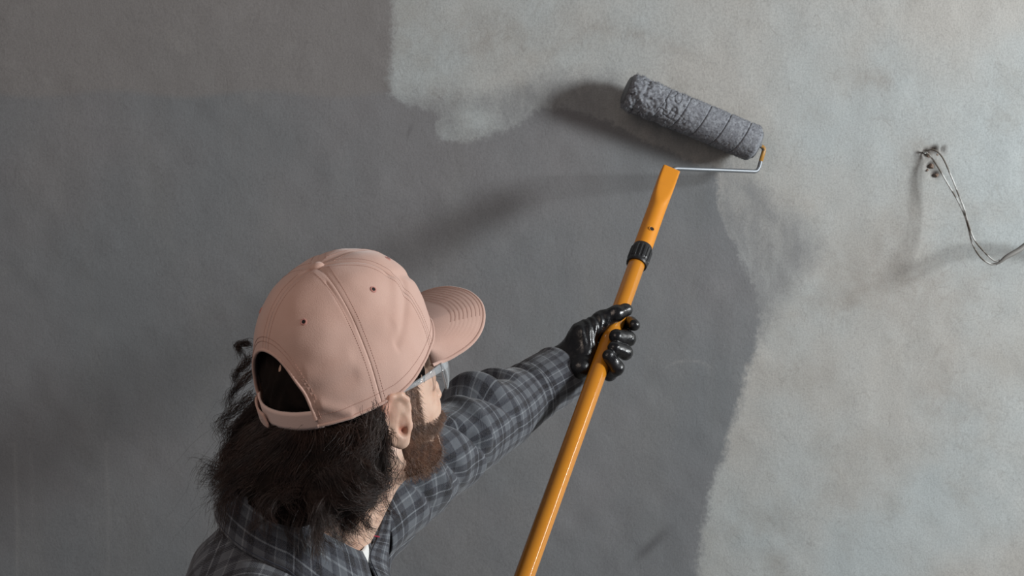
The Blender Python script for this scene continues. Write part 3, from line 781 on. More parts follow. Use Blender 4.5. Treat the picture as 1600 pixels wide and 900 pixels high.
# collar: stand, fold and fall swept round the neck
def collar():
    ph = np.linspace(-math.pi * .93, math.pi * .93, 180)          # 0 = nape, +-pi = front
    mm = MB()
    def ring(rx_, ry_, z, tilt, cx=0.):
        x = -np.cos(ph) * rx_ + cx; y = np.sin(ph) * ry_
        return np.stack([x, y, z - np.where(x < 0, tilt * .55, tilt) * x], -1)
    front = np.clip((np.abs(ph) / math.pi - .55) / .38, 0, 1)
    prof = []
    for rr, z, ff in ((.062, -.030, 0), (.063, .000, 0), (.0655, .013, 0), (.0705, .017, 0), (.076, .012, 0), (.084, -.008, .4), (.091, -.028, 1.0), (.094, -.040, 1.2), (.092, -.0405, 1.2)):
        R_ = ring(rr * .93, rr - .001, .008, .85, -.010)
        R_[:, 2] += z - ff * .024 * front ** 2 + .0015 * np.sin(ph * 5 + z * 60)
        R_[:, 2] += -.013 * R_[:, 1] / .07
        R_[:, :2] *= (1 + ff * .10 * front)[:, None]
        prof.append(T(R_))
    V = np.stack(prof, 0)                                        # (m, n, 3)
    s_u = np.cumsum(np.r_[0, np.linalg.norm(np.diff(V[4], axis=0), axis=1)]); s_v = np.cumsum(np.r_[0, np.linalg.norm(np.diff(V[:, 90], axis=0), axis=1)])
    uv = np.stack(np.meshgrid(s_v, s_u, indexing='ij'), -1)[..., ::-1]
    o = mesh_np('shirt_collar', V.reshape(-1, 3), grid_faces(len(prof), len(ph)), M_plaid, shirt, uv=uv.reshape(-1, 2) * 1.1)
    m_ = o.modifiers.new('cloth', 'SOLIDIFY'); m_.thickness = .002; m_.offset = 0
    mm = MB(); add_tube(mm, V[7] + [0, 0, .0022], .0007, 6, ref=(.2, .3, .9), cap=False); mm.build('seam', M_denim, o)
    return o
collar()
# button placket at the chest and the red piping by the far collar
rowsL = [P(600, 800, 1.500), P(586, 838, 1.478), P(574, 868, 1.452), P(588, 900, 1.44), P(622, 980, 1.43), P(640, 1120, 1.42)]
rowsR = [P(607, 796, 1.512), P(607, 838, 1.502), P(606, 868, 1.494), P(610, 904, 1.485), P(640, 990, 1.475), P(658, 1130, 1.465)]
CL, _, _ = resample(rowsL, 90); CR, _, _ = resample(rowsR, 90)
kk = np.linspace(0, 1, 16)[None, :, None]
V = CL[:, None] * (1 - kk) + CR[:, None] * kk + (rt * .006 + fw * -.004) * np.sin(kk * math.pi) + rt * .0012 * np.sin(np.linspace(0, 9, 90))[:, None, None]
uvp = np.stack(np.meshgrid(np.linspace(.02, .52, 90), np.linspace(0, .045, 16), indexing='ij'), -1)
plk = mesh_np('button_placket', V.reshape(-1, 3), grid_faces(90, 16), M_plaid, shirt, uv=uvp.reshape(-1, 2)[:, ::-1])
m_ = plk.modifiers.new('cloth', 'SOLIDIFY'); m_.thickness = .002
for q_ in (1, 14):
    mm = MB(); add_tube(mm, V[:, q_] - fw * .0012, .0004, 6, ref=rt, cap=False); mm.build('seam', M_denim, plk)
mm = MB(); add_tube(mm, resample([P(583, 837, 1.474), P(592, 839, 1.479), P(606, 843, 1.496)], 12)[0], .0009, 8); tag(mm.build('piping', M_red, shirt), 'short red piping at the neckline')
# white t-shirt neckband
ph = np.linspace(0, 2 * math.pi, 90, endpoint=False)
ringp = T(np.stack([np.cos(ph) * .0600 - .008, np.sin(ph) * .058, .002 - .42 * np.cos(ph) * .0590], -1))
mm = MB(); V = np.stack([ringp, ringp + [0, 0, .004], ringp * 1.0 + [0, 0, -.016]], 0)
rad = ringp - T((0.006, 0, 0)); rad[:, 2] = 0; rad /= np.linalg.norm(rad, axis=1)[:, None]
V = np.stack([ringp + rad * .006 - [0, 0, .02], ringp + rad * .003, ringp + [0, 0, .002], ringp - rad * .002, ringp - rad * .002 - [0, 0, .012]], 0)
tee = mesh_np('undershirt', V.reshape(-1, 3), grid_faces(5, 90, cv=True), M_tee, person); tag(tee, 'white t-shirt neckband')

# trousers and boots (below the frame)
def leg_sdf(p):
    t = Tinv(p); d = s_ell(t, (.01, 0, -.64), (.115, .165, .13))
    for sg in (-1, 1):
        hp = T((.01, sg * .085, -.70)); kn = T((.04, sg * .11, -1.12 + .02)); an = T((.0, sg * .13, 0)); an[2] = .10
        kn[2] = (hp[2] + an[2]) / 2
        d = smin(d, s_cap(p, hp, kn, .088, .068), .03); d = smin(d, s_cap(p, kn, an, .066, .058), .02)
    return d + .004 * vnoise(p * 12)
V, F = surfnet(leg_sdf, (C0[0] - .25, C0[1] - .3, .04), (C0[0] + .25, C0[1] + .3, C0[2] - .50), .010)
mesh_np('trousers', V, F, M_denim, person)
for sg in (-1, 1):
    an = T((.0, sg * .13, 0)); 
    def boot_sdf(p):
        t = Tinv(p); bx = np.array([0.0, sg * .13, 0]); z = p[..., 2]
        e = np.stack([t[..., 0], t[..., 1] - sg * .13, z], -1)
        d = s_cap(e, (-.02, 0, .20), (-.02, 0, .06), .05, .05)
        d = smin(d, s_ell(e, (.07, 0, .045), (.13, .048, .055)), .03)
        return smax(d, .003 - z, .004)
    V, F = surfnet(boot_sdf, (an[0] - .15, an[1] - .12, -.01), (an[0] + .28, an[1] + .12, .28), .006)
    mesh_np('boot', V, F, M_boot, person)

# ------------------------------------------------------------------ gloves
def pj(px, py, off):                                  # joint at a pixel, off metres behind the pole axis
    d = pole_at(py)[1]; return P(px, py, d + off * 1.0)
FING = [  # index .. little: knuckle, first joint, second joint, tip
    ([(931, 508, .030), (968, 500, .024), (986, 505, .004), (991, 508, -.012)], (.0100, .0095, .0088, .0080)),
    ([(926, 527, .032), (966, 521, .026), (981, 529, -.004), (963, 526, -.0225)], (.0110, .0112, .0108, .0104)),
    ([(920, 548, .032), (962, 543, .026), (977, 551, -.004), (960, 544, -.0215)], (.0105, .0104, .0100, .0094)),
    ([(914, 568, .029), (952, 584, .024), (964, 575, -.006), (951, 556, -.0215)], (.0100, .0098, .0096, .0088))]
G0, gd = pole_at(540)
WR = P(876, 583, 1.945)
def glove_sdf(p):
    d = None
    fs = []
    for J, R_ in FING:
        J = [pj(*j) for j in J]; f = None
        for a, b, ra_, rb_ in zip(J[:-1], J[1:], R_[:-1], R_[1:]):
            c = s_cap(p, a, b, ra_, rb_); f = c if f is None else smin(f, c, .0025)
        fs.append(f)
    d = fs[0]
    for f in fs[1:]: d = smin(d, f, .0022)
    # palm: metacarpals from the wrist to each knuckle
    pm = None
    for i, (J, R_) in enumerate(FING):
        a = WR + axis * (.014 - .010 * i) + dep_ax * .006; b = pj(*J[0])
        c = s_cap(p, a, b, .021, .0125); pm = c if pm is None else smin(pm, c, .015)
    pm = smin(pm, s_cap(p, WR + x_ax * .004 - dep_ax * .002 - axis * .002, pj(908, 574, .006), .021, .015), .018)
    pm = smin(pm, s_cap(p, WR, pj(914, 548, .004), .024, .017), .016)          # heel of the little finger side
    # thumb: base, knuckle, tip
    tb = [WR + axis * .018 - dep_ax * .008, pj(911, 524, -.008), pj(941, 500, -.018), pj(963, 490, -.026), pj(978, 484, -.022)]
    tr = (.019, .0185, .0125, .0105, .0092)
    tm = None
    for a, b, ra_, rb_ in zip(tb[:-1], tb[1:], tr[:-1], tr[1:]):
        c = s_cap(p, a, b, ra_, rb_); tm = c if tm is None else smin(tm, c, .005)
    d = smin(d, smin(pm, tm, .010), .004)
    d = smin(d, s_cap(p, WR, WR + norm(P(845, 603, 1.918) - WR) * .05, .0275, .0285), .02)
    u = np.sum((p - pj(925, 515, -.02)) ** 2, -1)
    d = d + .0010 * np.sin(((p - WR) @ norm(axis * .7 + x_ax)) * 620 + 4 * vnoise(p * 60)) * np.exp(-u / .0005) + .0004 * vnoise(p * 120) + .0003 * vnoise(p * 260)
    q = p - bot; s = q @ axis; rr = np.linalg.norm(q - s[..., None] * axis, axis=-1)
    return smax(d, .0124 - rr, .0012)
V, F = surfnet(glove_sdf, G0 - [.115, .13, .13], G0 + [.095, .10, .115], .0013)
gl_o = tag(mesh_np('glove', V, F, M_glove, person), 'shiny black glove gripping the pole')
# knitted wristband of the glove, rolled edge
fwd = norm(P(845, 603, 1.918) - WR); rf = norm(ref - (ref @ fwd) * fwd); sd_ = np.cross(fwd, rf)
mm = MB(); C = WR + fwd * np.linspace(-.002, .055, 24)[:, None]
add_tube(mm, C, .0305 + .0006 * np.sin(np.arange(24) * 1.6), 60, ref=rf, cap=False); tag(mm.build('glove_cuff', M_knit, gl_o), 'matt knitted wrist of the glove')
# the other hand, mirrored in the pole's own frame
M3 = np.column_stack([x_ax, dep_ax, axis]); Lc = (V - G0) @ M3; Lc[:, 1] *= -1
V2 = Lc @ M3.T + RHAND
mesh_np('glove', V2, F[:, ::-1], M_glove, person)

# ------------------------------------------------------------------ strands
def strands(name, roots, paths, rad, mat, parent, kind=None):
    """paths (n, m, 3); three sided tubes"""
    n, m, _ = paths.shape
    Tn = np.gradient(paths, axis=1); Tn /= np.linalg.norm(Tn, axis=2)[..., None] + 1e-12
    rv = rng.randn(n, 1, 3); A = np.cross(Tn, rv); A /= np.linalg.norm(A, axis=2)[..., None] + 1e-12; B = np.cross(Tn, A)
    r = (rad * np.linspace(1, .25, m) ** .6)[None, :, None] * (0.7 + .6 * rng.rand(n, 1, 1))
    V = np.stack([paths + r * (math.cos(t) * A + math.sin(t) * B) for t in (0, 2.094, 4.189)], 2)
    i = np.arange(n)[:, None, None] * (m * 3) + np.arange(m - 1)[None, :, None] * 3; j = np.arange(3)[None, None]
    F = np.stack([i + j, i + (j + 1) % 3, i + 3 + (j + 1) % 3, i + 3 + j], -1).reshape(-1, 4)
    return V.reshape(-1, 3), F

MASS = [(P(478, 640, 1.425), (.078, .088, .070)), (P(455, 700, 1.42), (.064, .080, .050)), (P(555, 690, 1.385), (.030, .050, .055)),
        (P(466, 768, 1.420), (.052, .062, .034)), (P(520, 745, 1.40), (.040, .052, .034)), (P(430, 600, 1.45), (.040, .075, .06))]
def mass_sdf(p, grow=0.):
    d = None
    for c, r in MASS:
        e = s_ell(p, c, np.asarray(r) + grow); d = e if d is None else smin(d, e, .02)
    return d
def allow(q):                                         # under the cap, or below its rim
    rho = (np.hypot(q[..., 0] / .0955, q[..., 1] / .0785) - 1) * .087
    return np.minimum(s_ell(q, (0, 0, 0), (.0955, .0785, .113)), (q[..., 2] + .010 + .38 * np.clip(rho, 0, 1)) * .9)
def hair_sdf(p):
    q = Hinv(p)
    d = np.maximum(mass_sdf(p), allow(q))
    sc = s_ell(q, (-.004, 0, .002), (.0905, .0765, .098)); sc = smax(sc, q[..., 0] - .052 + .9 * np.clip(-q[..., 2] - .03, 0, 1), .01)   # scalp layer, hidden by the cap
    sc = smax(sc, -.055 - q[..., 2], .01)
    sc = smax(sc, -(s_ell(q, (.012, -.085, -.045), (.030, .03, .050))), .005)
    d = np.maximum(smin(d, sc, .012), allow(q))
    d = smax(d, q[..., 2] - .085, .01)
    wave = .0015 * np.sin(Hinv(p)[..., 1] * 420 + Hinv(p)[..., 0] * 420 + 9 * vnoise(p * 22)) + .003 * vnoise(p * 60)
    return d + wave
V, F = surfnet(hair_sdf, H0 - [.22, .17, .24], H0 + [.15, .16, .12], .0030)
hb_ = mesh_np('hair', V, F, M_hairbase, person); tag(hb_, 'long wavy dark brown hair under the cap')
hmb = MB()
# locks that run over the mass and flip out at the ends
NL = 420
down = np.array([-.10, 0, -1.])
cand = []
while len(cand) < NL:
    az = rng.uniform(math.radians(88), math.radians(272)); z = rng.uniform(-.055, .020)
    cand.append(H((.093 * math.cos(az) - .004, .078 * math.sin(az), z)))
cand = np.array(cand)
def grad(p):
    e = 1e-3; return np.stack([mass_sdf(p + np.eye(3)[i] * e) - mass_sdf(p - np.eye(3)[i] * e) for i in range(3)], -1) / (2 * e)
m_ = 30; pos = cand.copy(); gpath = [pos.copy()]
ln = rng.uniform(.085, .175, NL); lay = rng.uniform(.000, .010, NL); ph0 = rng.rand(NL) * 6.28; fr0 = rng.uniform(1.2, 2.6, NL); am0 = rng.uniform(.15, .55, NL)
for i in range(m_ - 1):
    t = i / m_
    g_ = grad(pos); g_ /= np.linalg.norm(g_, axis=1)[:, None] + 1e-9
    dd = mass_sdf(pos)
    tan = down - (g_ @ down)[:, None] * g_; tan /= np.linalg.norm(tan, axis=1)[:, None] + 1e-9
    follow = np.clip(1 - (t - .62) / .25, 0, 1)
    side = np.cross(g_, tan)
    v = tan * follow + (1 - follow) * (down * .5 + g_ * .55)
    v += side * (am0 * np.sin(fr0 * 6.28 * t + ph0))[:, None] + g_ * (am0 * .8 * np.cos(fr0 * 6.28 * t + ph0))[:, None] + g_ * np.clip((lay - dd) * 60 * follow, -1, 1)[:, None]
    v /= np.linalg.norm(v, axis=1)[:, None]
    pos = pos + v * (ln / m_)[:, None]; gpath.append(pos.copy())
G = np.stack(gpath, 1)
NS = 36
tt = np.linspace(0, 1, m_)
jit_ = rng.randn(NL, NS, 1, 3) * np.interp(tt, [0, .3, .8, 1], [.0052, .0040, .0026, .0020])[None, None, :, None]
loose = rng.rand(NL, NS, 1, 1) ** 4 * .012 * rng.randn(NL, NS, 1, 3) * (tt ** 1.5)[None, None, :, None]
curl_r = np.interp(tt, [0, .5, 1], [0, .003, .0065])[None, None, :, None]
cph = rng.rand(NL, NS, 1, 1) * .8 + ph0[:, None, None, None]
cv = np.concatenate([np.cos(cph + 16 * tt[None, None, :, None]), np.sin(cph + 16 * tt[None, None, :, None]), np.cos(cph + 1.3 + 13 * tt[None, None, :, None])], -1) * curl_r
PT = (G[:, None] + jit_ + loose + cv).reshape(-1, m_, 3)
qq = Hinv(PT); rho_ = np.clip((np.hypot(qq[..., 0] / .0955, qq[..., 1] / .0785) - 1) * .087, 0, 1)
out_ = s_ell(qq, (0, 0, 0), (.0945, .0775, .112)) > -.001
qq[..., 2] = np.where(out_, np.minimum(qq[..., 2], -.012 - .38 * rho_ + .005 * rng.rand(len(PT), 1) ** 2), qq[..., 2]); PT = H(qq)
qe = HFinv(PT); hide = ((qe[..., 0] > -.024) & (np.abs(qe[..., 1]) > .055) & (qe[..., 2] > -.072) & (qe[..., 2] < .01)).any(1)
PT = PT[~hide]
V, F = strands('hair', None, PT, .00022, None, None)
hmb.add(V, F)
# curls over the neck and at the nape, drawn one by one
CURLS = [([(560, 720, 1.335), (578, 735, 1.330), (592, 745, 1.335), (594, 757, 1.345), (583, 763, 1.34), (573, 757, 1.335)], .0028),
         ([(540, 735, 1.335), (565, 758, 1.33), (585, 768, 1.34), (601, 762, 1.35), (606, 748, 1.355)], .0026),
         ([(520, 740, 1.34), (545, 765, 1.33), (572, 782, 1.335), (592, 784, 1.35), (604, 775, 1.36)], .0030),
         ([(500, 745, 1.345), (525, 775, 1.335), (552, 790, 1.34), (575, 790, 1.35)], .0030),
         ([(400, 700, 1.42), (372, 728, 1.42), (345, 738, 1.42), (326, 732, 1.42), (322, 745, 1.42)], .0050),
         ([(400, 720, 1.42), (370, 745, 1.42), (345, 752, 1.42), (328, 752, 1.42)], .0045),
         ([(392, 620, 1.46), (368, 640, 1.46), (348, 655, 1.46), (341, 668, 1.46), (352, 676, 1.46)], .0035),
         ([(395, 640, 1.45), (372, 662, 1.45), (355, 680, 1.45), (358, 700, 1.45)], .0045),
         ([(390, 560, 1.50), (378, 575, 1.50), (366, 588, 1.50), (372, 600, 1.50)], .0020),
         ([(388, 540, 1.51), (376, 536, 1.51), (371, 545, 1.51), (378, 556, 1.51)], .0015),
         ([(392, 585, 1.48), (374, 602, 1.48), (360, 618, 1.48), (358, 636, 1.48)], .0025),
         ([(590, 640, 1.37), (594, 665, 1.36), (588, 690, 1.355), (574, 712, 1.345), (562, 730, 1.34)], .0035),
         ([(576, 650, 1.36), (580, 680, 1.35), (570, 705, 1.34), (552, 725, 1.335)], .0045),
         ([(470, 760, 1.37), (480, 790, 1.365), (500, 806, 1.36), (520, 806, 1.365)], .0050),
         ([(430, 760, 1.38), (440, 790, 1.38), (462, 812, 1.37), (486, 815, 1.37)], .0060),
         ([(400, 750, 1.40), (405, 775, 1.40), (425, 795, 1.39), (450, 800, 1.38)], .0055)]
for pts, spread in CURLS:
    C, _, s = resample([P(*q_) for q_ in pts], 26)
    n = 70; off = rng.randn(n, 1, 3) * spread * np.array([1, 1, 1]) ; env = np.interp(np.linspace(0, 1, 26), [0, .4, 1], [1.2, .8, .35])[None, :, None]
    wob = .0012 * np.sin(np.linspace(0, 9, 26)[None, :, None] + rng.rand(n, 1, 3) * 2)
    V, F = strands('h', None, C[None] + off * env + wob + rng.randn(n, 1, 3) * spread * 1.6 * (np.linspace(0, 1, 26) ** 2.2)[None, :, None] + .0022 * np.sin(np.linspace(0, 1, 26)[None, :, None] * rng.uniform(6, 16, (n, 1, 1)) + 6 * rng.rand(n, 1, 3)), .00020, None, None); hmb.add(V, F)
# loose flyaway hairs round the left outline
n = 160; az = rng.uniform(math.radians(95), math.radians(225), n); q0 = H(np.stack([.095 * np.cos(az), .080 * np.sin(az), rng.uniform(-.06, .0, n)], -1))
dirv = norm(np.array([-1, .2, -.7])) + .5 * rng.randn(n, 3); t_ = np.linspace(0, 1, 18)[None, :, None]
pt = q0[:, None] + dirv[:, None] * t_ * rng.uniform(.03, .08, (n, 1, 1)) + np.array([0, 0, -.06]) * t_ ** 2 + .006 * np.sin(t_ * rng.uniform(6, 14, (n, 1, 1)) + rng.rand(n, 1, 3) * 6) * t_
V, F = strands('h', None, pt, .00012, None, None); hmb.add(V, F)
tag(hmb.build('hair_strands', M_hair, hb_), kind='stuff')

# beard and sideburn
def beard_field(q):
    """1 inside the bearded region of the skin, head frame"""
    x, y, z = q[..., 0], np.abs(q[..., 1]), q[..., 2]
    side = (x > .012) & (x < .036) & (z > -.075) & (z < -.012) & (y > .045)
    line = -.060 - .20 * np.clip(x - .03, 0, 1) - .012 * np.exp(-((x - .085) / .02) ** 2)
    jaw = (z < line) & (x > .004) & (z > -.165)
    mou = (z < -.082) & (x > .07)
    return side | jaw | mou
def beard_sdf(p):
    q = HFinv(p); m = q.copy(); m[..., 1] = np.abs(m[..., 1])
    d = s_cap(m, (.010, .051, -.074), (.055, .026, -.113), .0205, .0210)
    d = smin(d, s_cap(m, (.002, .048, -.082), (.030, .040, -.104), .014, .018), .012)
    d = smin(d, s_ell(q, (.060, 0, -.114), (.026, .032, .027)), .02)
    d = smin(d, s_ell(q, (.090, 0, -.088), (.014, .030, .009)), .01)
    d = smax(d, q[..., 2] + .059 + .20 * np.clip(q[..., 0] - .02, 0, 1), .008)
    d = smax(d, -s_ell(q, (.108, 0, -.0985), (.02, .02, .006)), .004)
    return d + .0018 * vnoise(p * 140)
V, F = surfnet(beard_sdf, H0 - [.16, .16, .24], H0 + [.18, .18, .03], .0028)
bmb = MB(); bmb.add(V, F)
fc = V[F].mean(1); nn = np.cross(V[F[:, 2]] - V[F[:, 0]], V[F[:, 3]] - V[F[:, 1]]); nn /= np.linalg.norm(nn, axis=1)[:, None] + 1e-12
pick = rng.randint(0, len(F), 6500); r0 = fc[pick]; n0 = nn[pick]
beard = tag(bmb.build('beard', M_beardbase, person), 'full brown beard and sideburns')
bV, bF = V, F
t_ = np.linspace(0, 1, 8)[None, :, None]
grow = norm(RH @ np.array([.25, 0, -1.]))
L_ = rng.uniform(.006, .014, (len(r0), 1, 1))
dv = n0 * .45 + grow * .9 + .28 * rng.randn(len(r0), 3); dv /= np.linalg.norm(dv, axis=1)[:, None]
pt = r0[:, None] - n0[:, None] * .002 + dv[:, None] * t_ * L_ + .0012 * np.sin(t_ * rng.uniform(4, 12, (len(r0), 1, 1)) + 6 * rng.rand(len(r0), 1, 3)) * t_
V1, F1 = strands('b', None, pt, .00017, None, None)
# short whiskers at the edges: placed on the skin
bvv = np.array([v.co for v in person.children[0].data.vertices]) if False else None
def on_skin(q):
    p = HF(q)
    for _ in range(6):
        e = 1e-3; d = body_sdf(p); g_ = np.stack([body_sdf(p + np.eye(3)[i] * e) - body_sdf(p - np.eye(3)[i] * e) for i in range(3)], -1) / (2 * e)
        p = p - d[:, None] * g_ / (np.sum(g_ * g_, 1)[:, None] + 1e-9)
    return p, g_ / (np.linalg.norm(g_, axis=1)[:, None] + 1e-9)
n = 4200; sg = np.where(rng.rand(n) < .8, -1, 1)
a_ = rng.rand(n); half = rng.rand(n) < .42
qx = np.where(half, rng.uniform(.020, .040, n), rng.uniform(.014, .085, n)); qz = np.where(half, rng.uniform(-.085, .0, n), rng.uniform(-.085, -.062, n) - .22 * np.clip(qx - .02, 0, 1) + .006)
qy = sg * np.where(half, .072, .062 - .5 * np.clip(qx - .05, 0, 1))
r1, n1 = on_skin(np.stack([qx, qy, qz], -1))
dv = n1 * .30 + grow * 1. + .25 * rng.randn(n, 3); dv /= np.linalg.norm(dv, axis=1)[:, None]
pt = r1[:, None] + dv[:, None] * t_ * rng.uniform(.004, .011, (n, 1, 1))
V2, F2 = strands('b', None, pt, .00014, None, None)
mm = MB(); mm.add(V1, F1); mm.add(V2, F2); tag(mm.build('whiskers', M_beard, beard), kind='stuff')
# eyebrows
n = 260; a_ = rng.rand(n); sg = np.where(rng.rand(n) < .5, -1, 1)
r1, n1 = on_skin(np.stack([.088 - .022 * a_ ** 2, sg * (.014 + .036 * a_), -.016 - .004 * a_ + .003 * rng.randn(n)], -1))
dv = n1 * .4 + (sg[:, None] * RH[:, 1][None]) * .8 + .2 * rng.randn(n, 3); dv /= np.linalg.norm(dv, axis=1)[:, None]
for s_ in (-1, 1):
    k_ = sg == s_; V, F = strands('b', None, (r1[:, None] + dv[:, None] * t_ * .008)[k_], .00016, None, None)
    mm = MB(); mm.add(V, F); mm.build('eyebrow', M_hair, person)
for sg in (-1, 1):
    mm = MB(); th = np.linspace(0, 2 * math.pi, 20, endpoint=False); prof = [(.0125 * math.sin(a), .0125 * math.cos(a)) for a in np.linspace(.05, 1.1, 8)]
    ec = HF((.0738, sg * .031, -.041)); V, F = ring_profile(prof, 20, np.column_stack([RH[:, 1], RH[:, 2], RH[:, 0], ec])); mm.add(V, F)
    mm.build('eye', NT('eye_white', srgb(200, 196, 190), .2).m, person)
    mm = MB(); V, F = ring_profile([(.0054, .01165), (.0030, .01245), (.0001, .0129)], 20, np.column_stack([RH[:, 1], RH[:, 2], RH[:, 0], ec])); mm.add(V, F)
    mm.build('iris', NT('iris_brown', srgb(50, 34, 24), .1).m, person)

# ------------------------------------------------------------------ cap
cap = empty('baseball_cap', H0)
tag(cap, 'dusty pink baseball cap on the head of the man', 'cap')
CA, CB, CHT = .1000, .0840, .122
SEAMS = [0., math.radians(53), math.radians(106), math.pi]
def crown(az, t, lift=0.):
    """az 0 = front; t 0 = rim .. 1 = button; head frame"""
    ca, sa = np.cos(az), np.sin(az)
    e = .5 * math.pi * t
    fr = .5 + .5 * ca
    pr = np.cos(e) ** (.78 - .10 * fr)               # fuller than a sphere, more so in front
    z = CHT * np.sin(e) ** (1.0)
    x = (CA - .003 * np.clip(ca, 0, 1) + .003 * np.clip(-ca, 0, 1)) * ca * pr; y = CB * sa * pr
    x = x + .010 * fr * np.sin(e * 1.6) ** 2 * ca * 0 - .006 * np.sin(e) ** 3
    z = z + .008 * fr * np.sin(2 * e) - .007 * np.clip(-ca, 0, 1) * (1 - t) ** 2 + .024 * np.clip(ca + .10, 0, 1.) ** 1.1 * (1 - t) ** 2 - .002 * np.sin(az) ** 2 * (1 - t) ** 2
    # seams pull in a little, panels puff out
    azm = np.arctan2(np.sin(az), np.cos(az)); sp = np.min([np.abs(np.abs(azm) - s_) for s_ in SEAMS], 0)
    puff = .0009 * (1 - np.exp(-(sp / .28) ** 2)) - .0004 * np.exp(-(sp * np.cos(e) / .010) ** 2)
    n = np.stack([x / CA ** 2, y / CB ** 2, z / CHT ** 2], -1); n /= np.linalg.norm(n, axis=-1)[..., None]
    p = np.stack([x, y, z], -1)
    w_f = .0016 * vnoise(p * 26 + 3) + .0007 * vnoise(p * 60 + 8)
    # soft creases on the side panel
    def crease(a0, t0, a1, t1, am, wd):
        da = (np.arctan2(np.sin(az), np.cos(az)) - a0); L2 = (a1 - a0) ** 2 + (t1 - t0) ** 2
        k = np.clip((da * (a1 - a0) + (t - t0) * (t1 - t0)) / L2, 0, 1)
        d = np.hypot((da - k * (a1 - a0)) * .9, t - t0 - k * (t1 - t0))
        return am * np.exp(-(d / wd) ** 2)
    rd = math.radians
    w_f = w_f + crease(rd(-155), .16, rd(-118), .20, -.0014, .05) + crease(rd(-155), .24, rd(-118), .28, .0012, .06) + crease(rd(-85), .22, rd(-45), .42, -.0022, .035) \
        + crease(rd(-80), .32, rd(-50), .52, .0018, .05) + crease(rd(-55), .55, rd(-20), .30, -.0024, .04) + crease(rd(-112), .80, rd(-108), .45, -.0008, .025) + crease(rd(-140), .10, rd(-125), .02, .002, .03)
    return p + n * (puff + w_f + lift)[..., None]
OPH = .40                                            # opening height in t
def open_t(az):                                      # arch of the back opening: t of its edge, or 0 outside
    d = np.abs(np.arctan2(np.sin(az - math.pi), np.cos(az - math.pi))); w = .60
    return np.where(d < w, OPH * np.sqrt(np.clip(1 - (d / w) ** 2, 0, 1)) , 0)
NA, NTT = 64, 90
for k in range(6):
    sm = [0., SEAMS[1], SEAMS[2], math.pi, 2 * math.pi - SEAMS[2], 2 * math.pi - SEAMS[1], 2 * math.pi]
    a0, a1s = sm[k], sm[k + 1]
    az = np.linspace(a0, a1s, NA)[:, None]; t = np.linspace(0, 1, NTT)[None]
    tb = open_t(az)
    tt_ = tb + (0.995 - tb) * t + 0 * az
    V = H(crown(az + 0 * tt_, tt_))
    o = mesh_np('crown_panel', V.reshape(-1, 3), grid_faces(NA, NTT), M_cap, cap)
    m_ = o.modifiers.new('cloth', 'SOLIDIFY'); m_.thickness = .0014; m_.offset = -1
    # eyelet in the middle of the panel
    ac = (a0 + a1s) / 2; tc = .56
    c = H(crown(np.array([ac]), np.array([tc])))[0]; e1 = H(crown(np.array([ac + .03]), np.array([tc])))[0] - c; e2 = H(crown(np.array([ac]), np.array([tc + .03])))[0] - c
    e1 = norm(e1); nz = norm(np.cross(e1, e2)); e2 = np.cross(nz, e1)
    if (c - H((0, 0, 0))) @ nz < 0: nz = -nz; e2 = np.cross(nz, e1)
    th = np.linspace(0, 2 * math.pi, 28, endpoint=False)
    mm = MB(); V, F = ring_profile([(.0036, -.0003), (.0031, .0007), (.0022, .0008), (.0015, .0002)], 28, np.column_stack([e1, e2, nz, c])); mm.add(V, F)
    ey = mm.build('eyelet', M_eye, cap)
    mm = MB(); V, F = ring_profile([(.0020, .0006), (.0001, .0006)], 20, np.column_stack([e1, e2, nz, c])); mm.add(V, F); mm.build('eyelet_hole', M_black, ey)
    # twin stitch lines beside the seam
    mm = MB()
    for off in (-.0045, .0045):
        tq = np.linspace(float(open_t(np.array(a0))) + .01, .95, 70)
        P_ = [crown(np.array([a0 + off / (max(math.cos(.5 * math.pi * q_), .06) * .094)]), np.array([q_]), .0001)[0] for q_ in tq]
        P_ = H(np.array(P_))
        for a_, b_ in zip(P_[:-1:1], P_[1::1]):
            add_tube(mm, np.array([a_, a_ + (b_ - a_) * .62]), .00032, 4, ref=(.3, .8, .5), cap=False)
    tag(mm.build('seam_stitching', M_stitch, cap), kind='stuff')
# bound edge of the opening
aa = np.linspace(math.pi - .598, math.pi + .598, 80)
C = H(crown(aa, open_t(aa), -.0003)); mm = MB(); add_tube(mm, C, .0017, 10, ref=RH[:, 0], cap=True); mm.build('opening_trim', M_cap, cap)
for off in (.05, .075):
    a2 = np.linspace(math.pi - .66, math.pi + .66, 70)
    w2_ = .60 + off * 1.1; tt2 = (OPH + off) * np.sqrt(np.clip(1 - ((a2 - math.pi) / w2_) ** 2, 0, 1))
    C = H(crown(a2, tt2, .0002)); mm = MB()
    for a_, b_ in zip(C[:-1], C[1:]): add_tube(mm, np.array([a_, a_ + (b_ - a_) * .65]), .0003, 4, ref=(.3, .8, .5), cap=False)
    tag(mm.build('seam_stitching', M_stitch, cap), kind='stuff')
# rim binding (skips the opening) and sweatband
aa = np.linspace(math.pi + .60, 3 * math.pi - .60, 240)
C = H(crown(aa, 0 * aa, .0002)); mm = MB(); add_tube(mm, C, .0017, 10, ref=RH[:, 2]); mm.build('rim_binding', M_cap, cap)
Vb = np.stack([H(crown(aa, 0 * aa + q_, -.0028)) for q_ in (.0, .08, .16)], 0); mesh_np('sweatband', Vb.reshape(-1, 3), grid_faces(3, 240), M_capin, cap)
C = H(crown(aa, 0 * aa + .055, .0002)); mm = MB()
for a_, b_ in zip(C[:-1], C[1:]): add_tube(mm, np.array([a_, a_ + (b_ - a_) * .6]), .0003, 4, ref=(.3, .8, .5), cap=False)
tag(mm.build('seam_stitching', M_stitch, cap), kind='stuff')
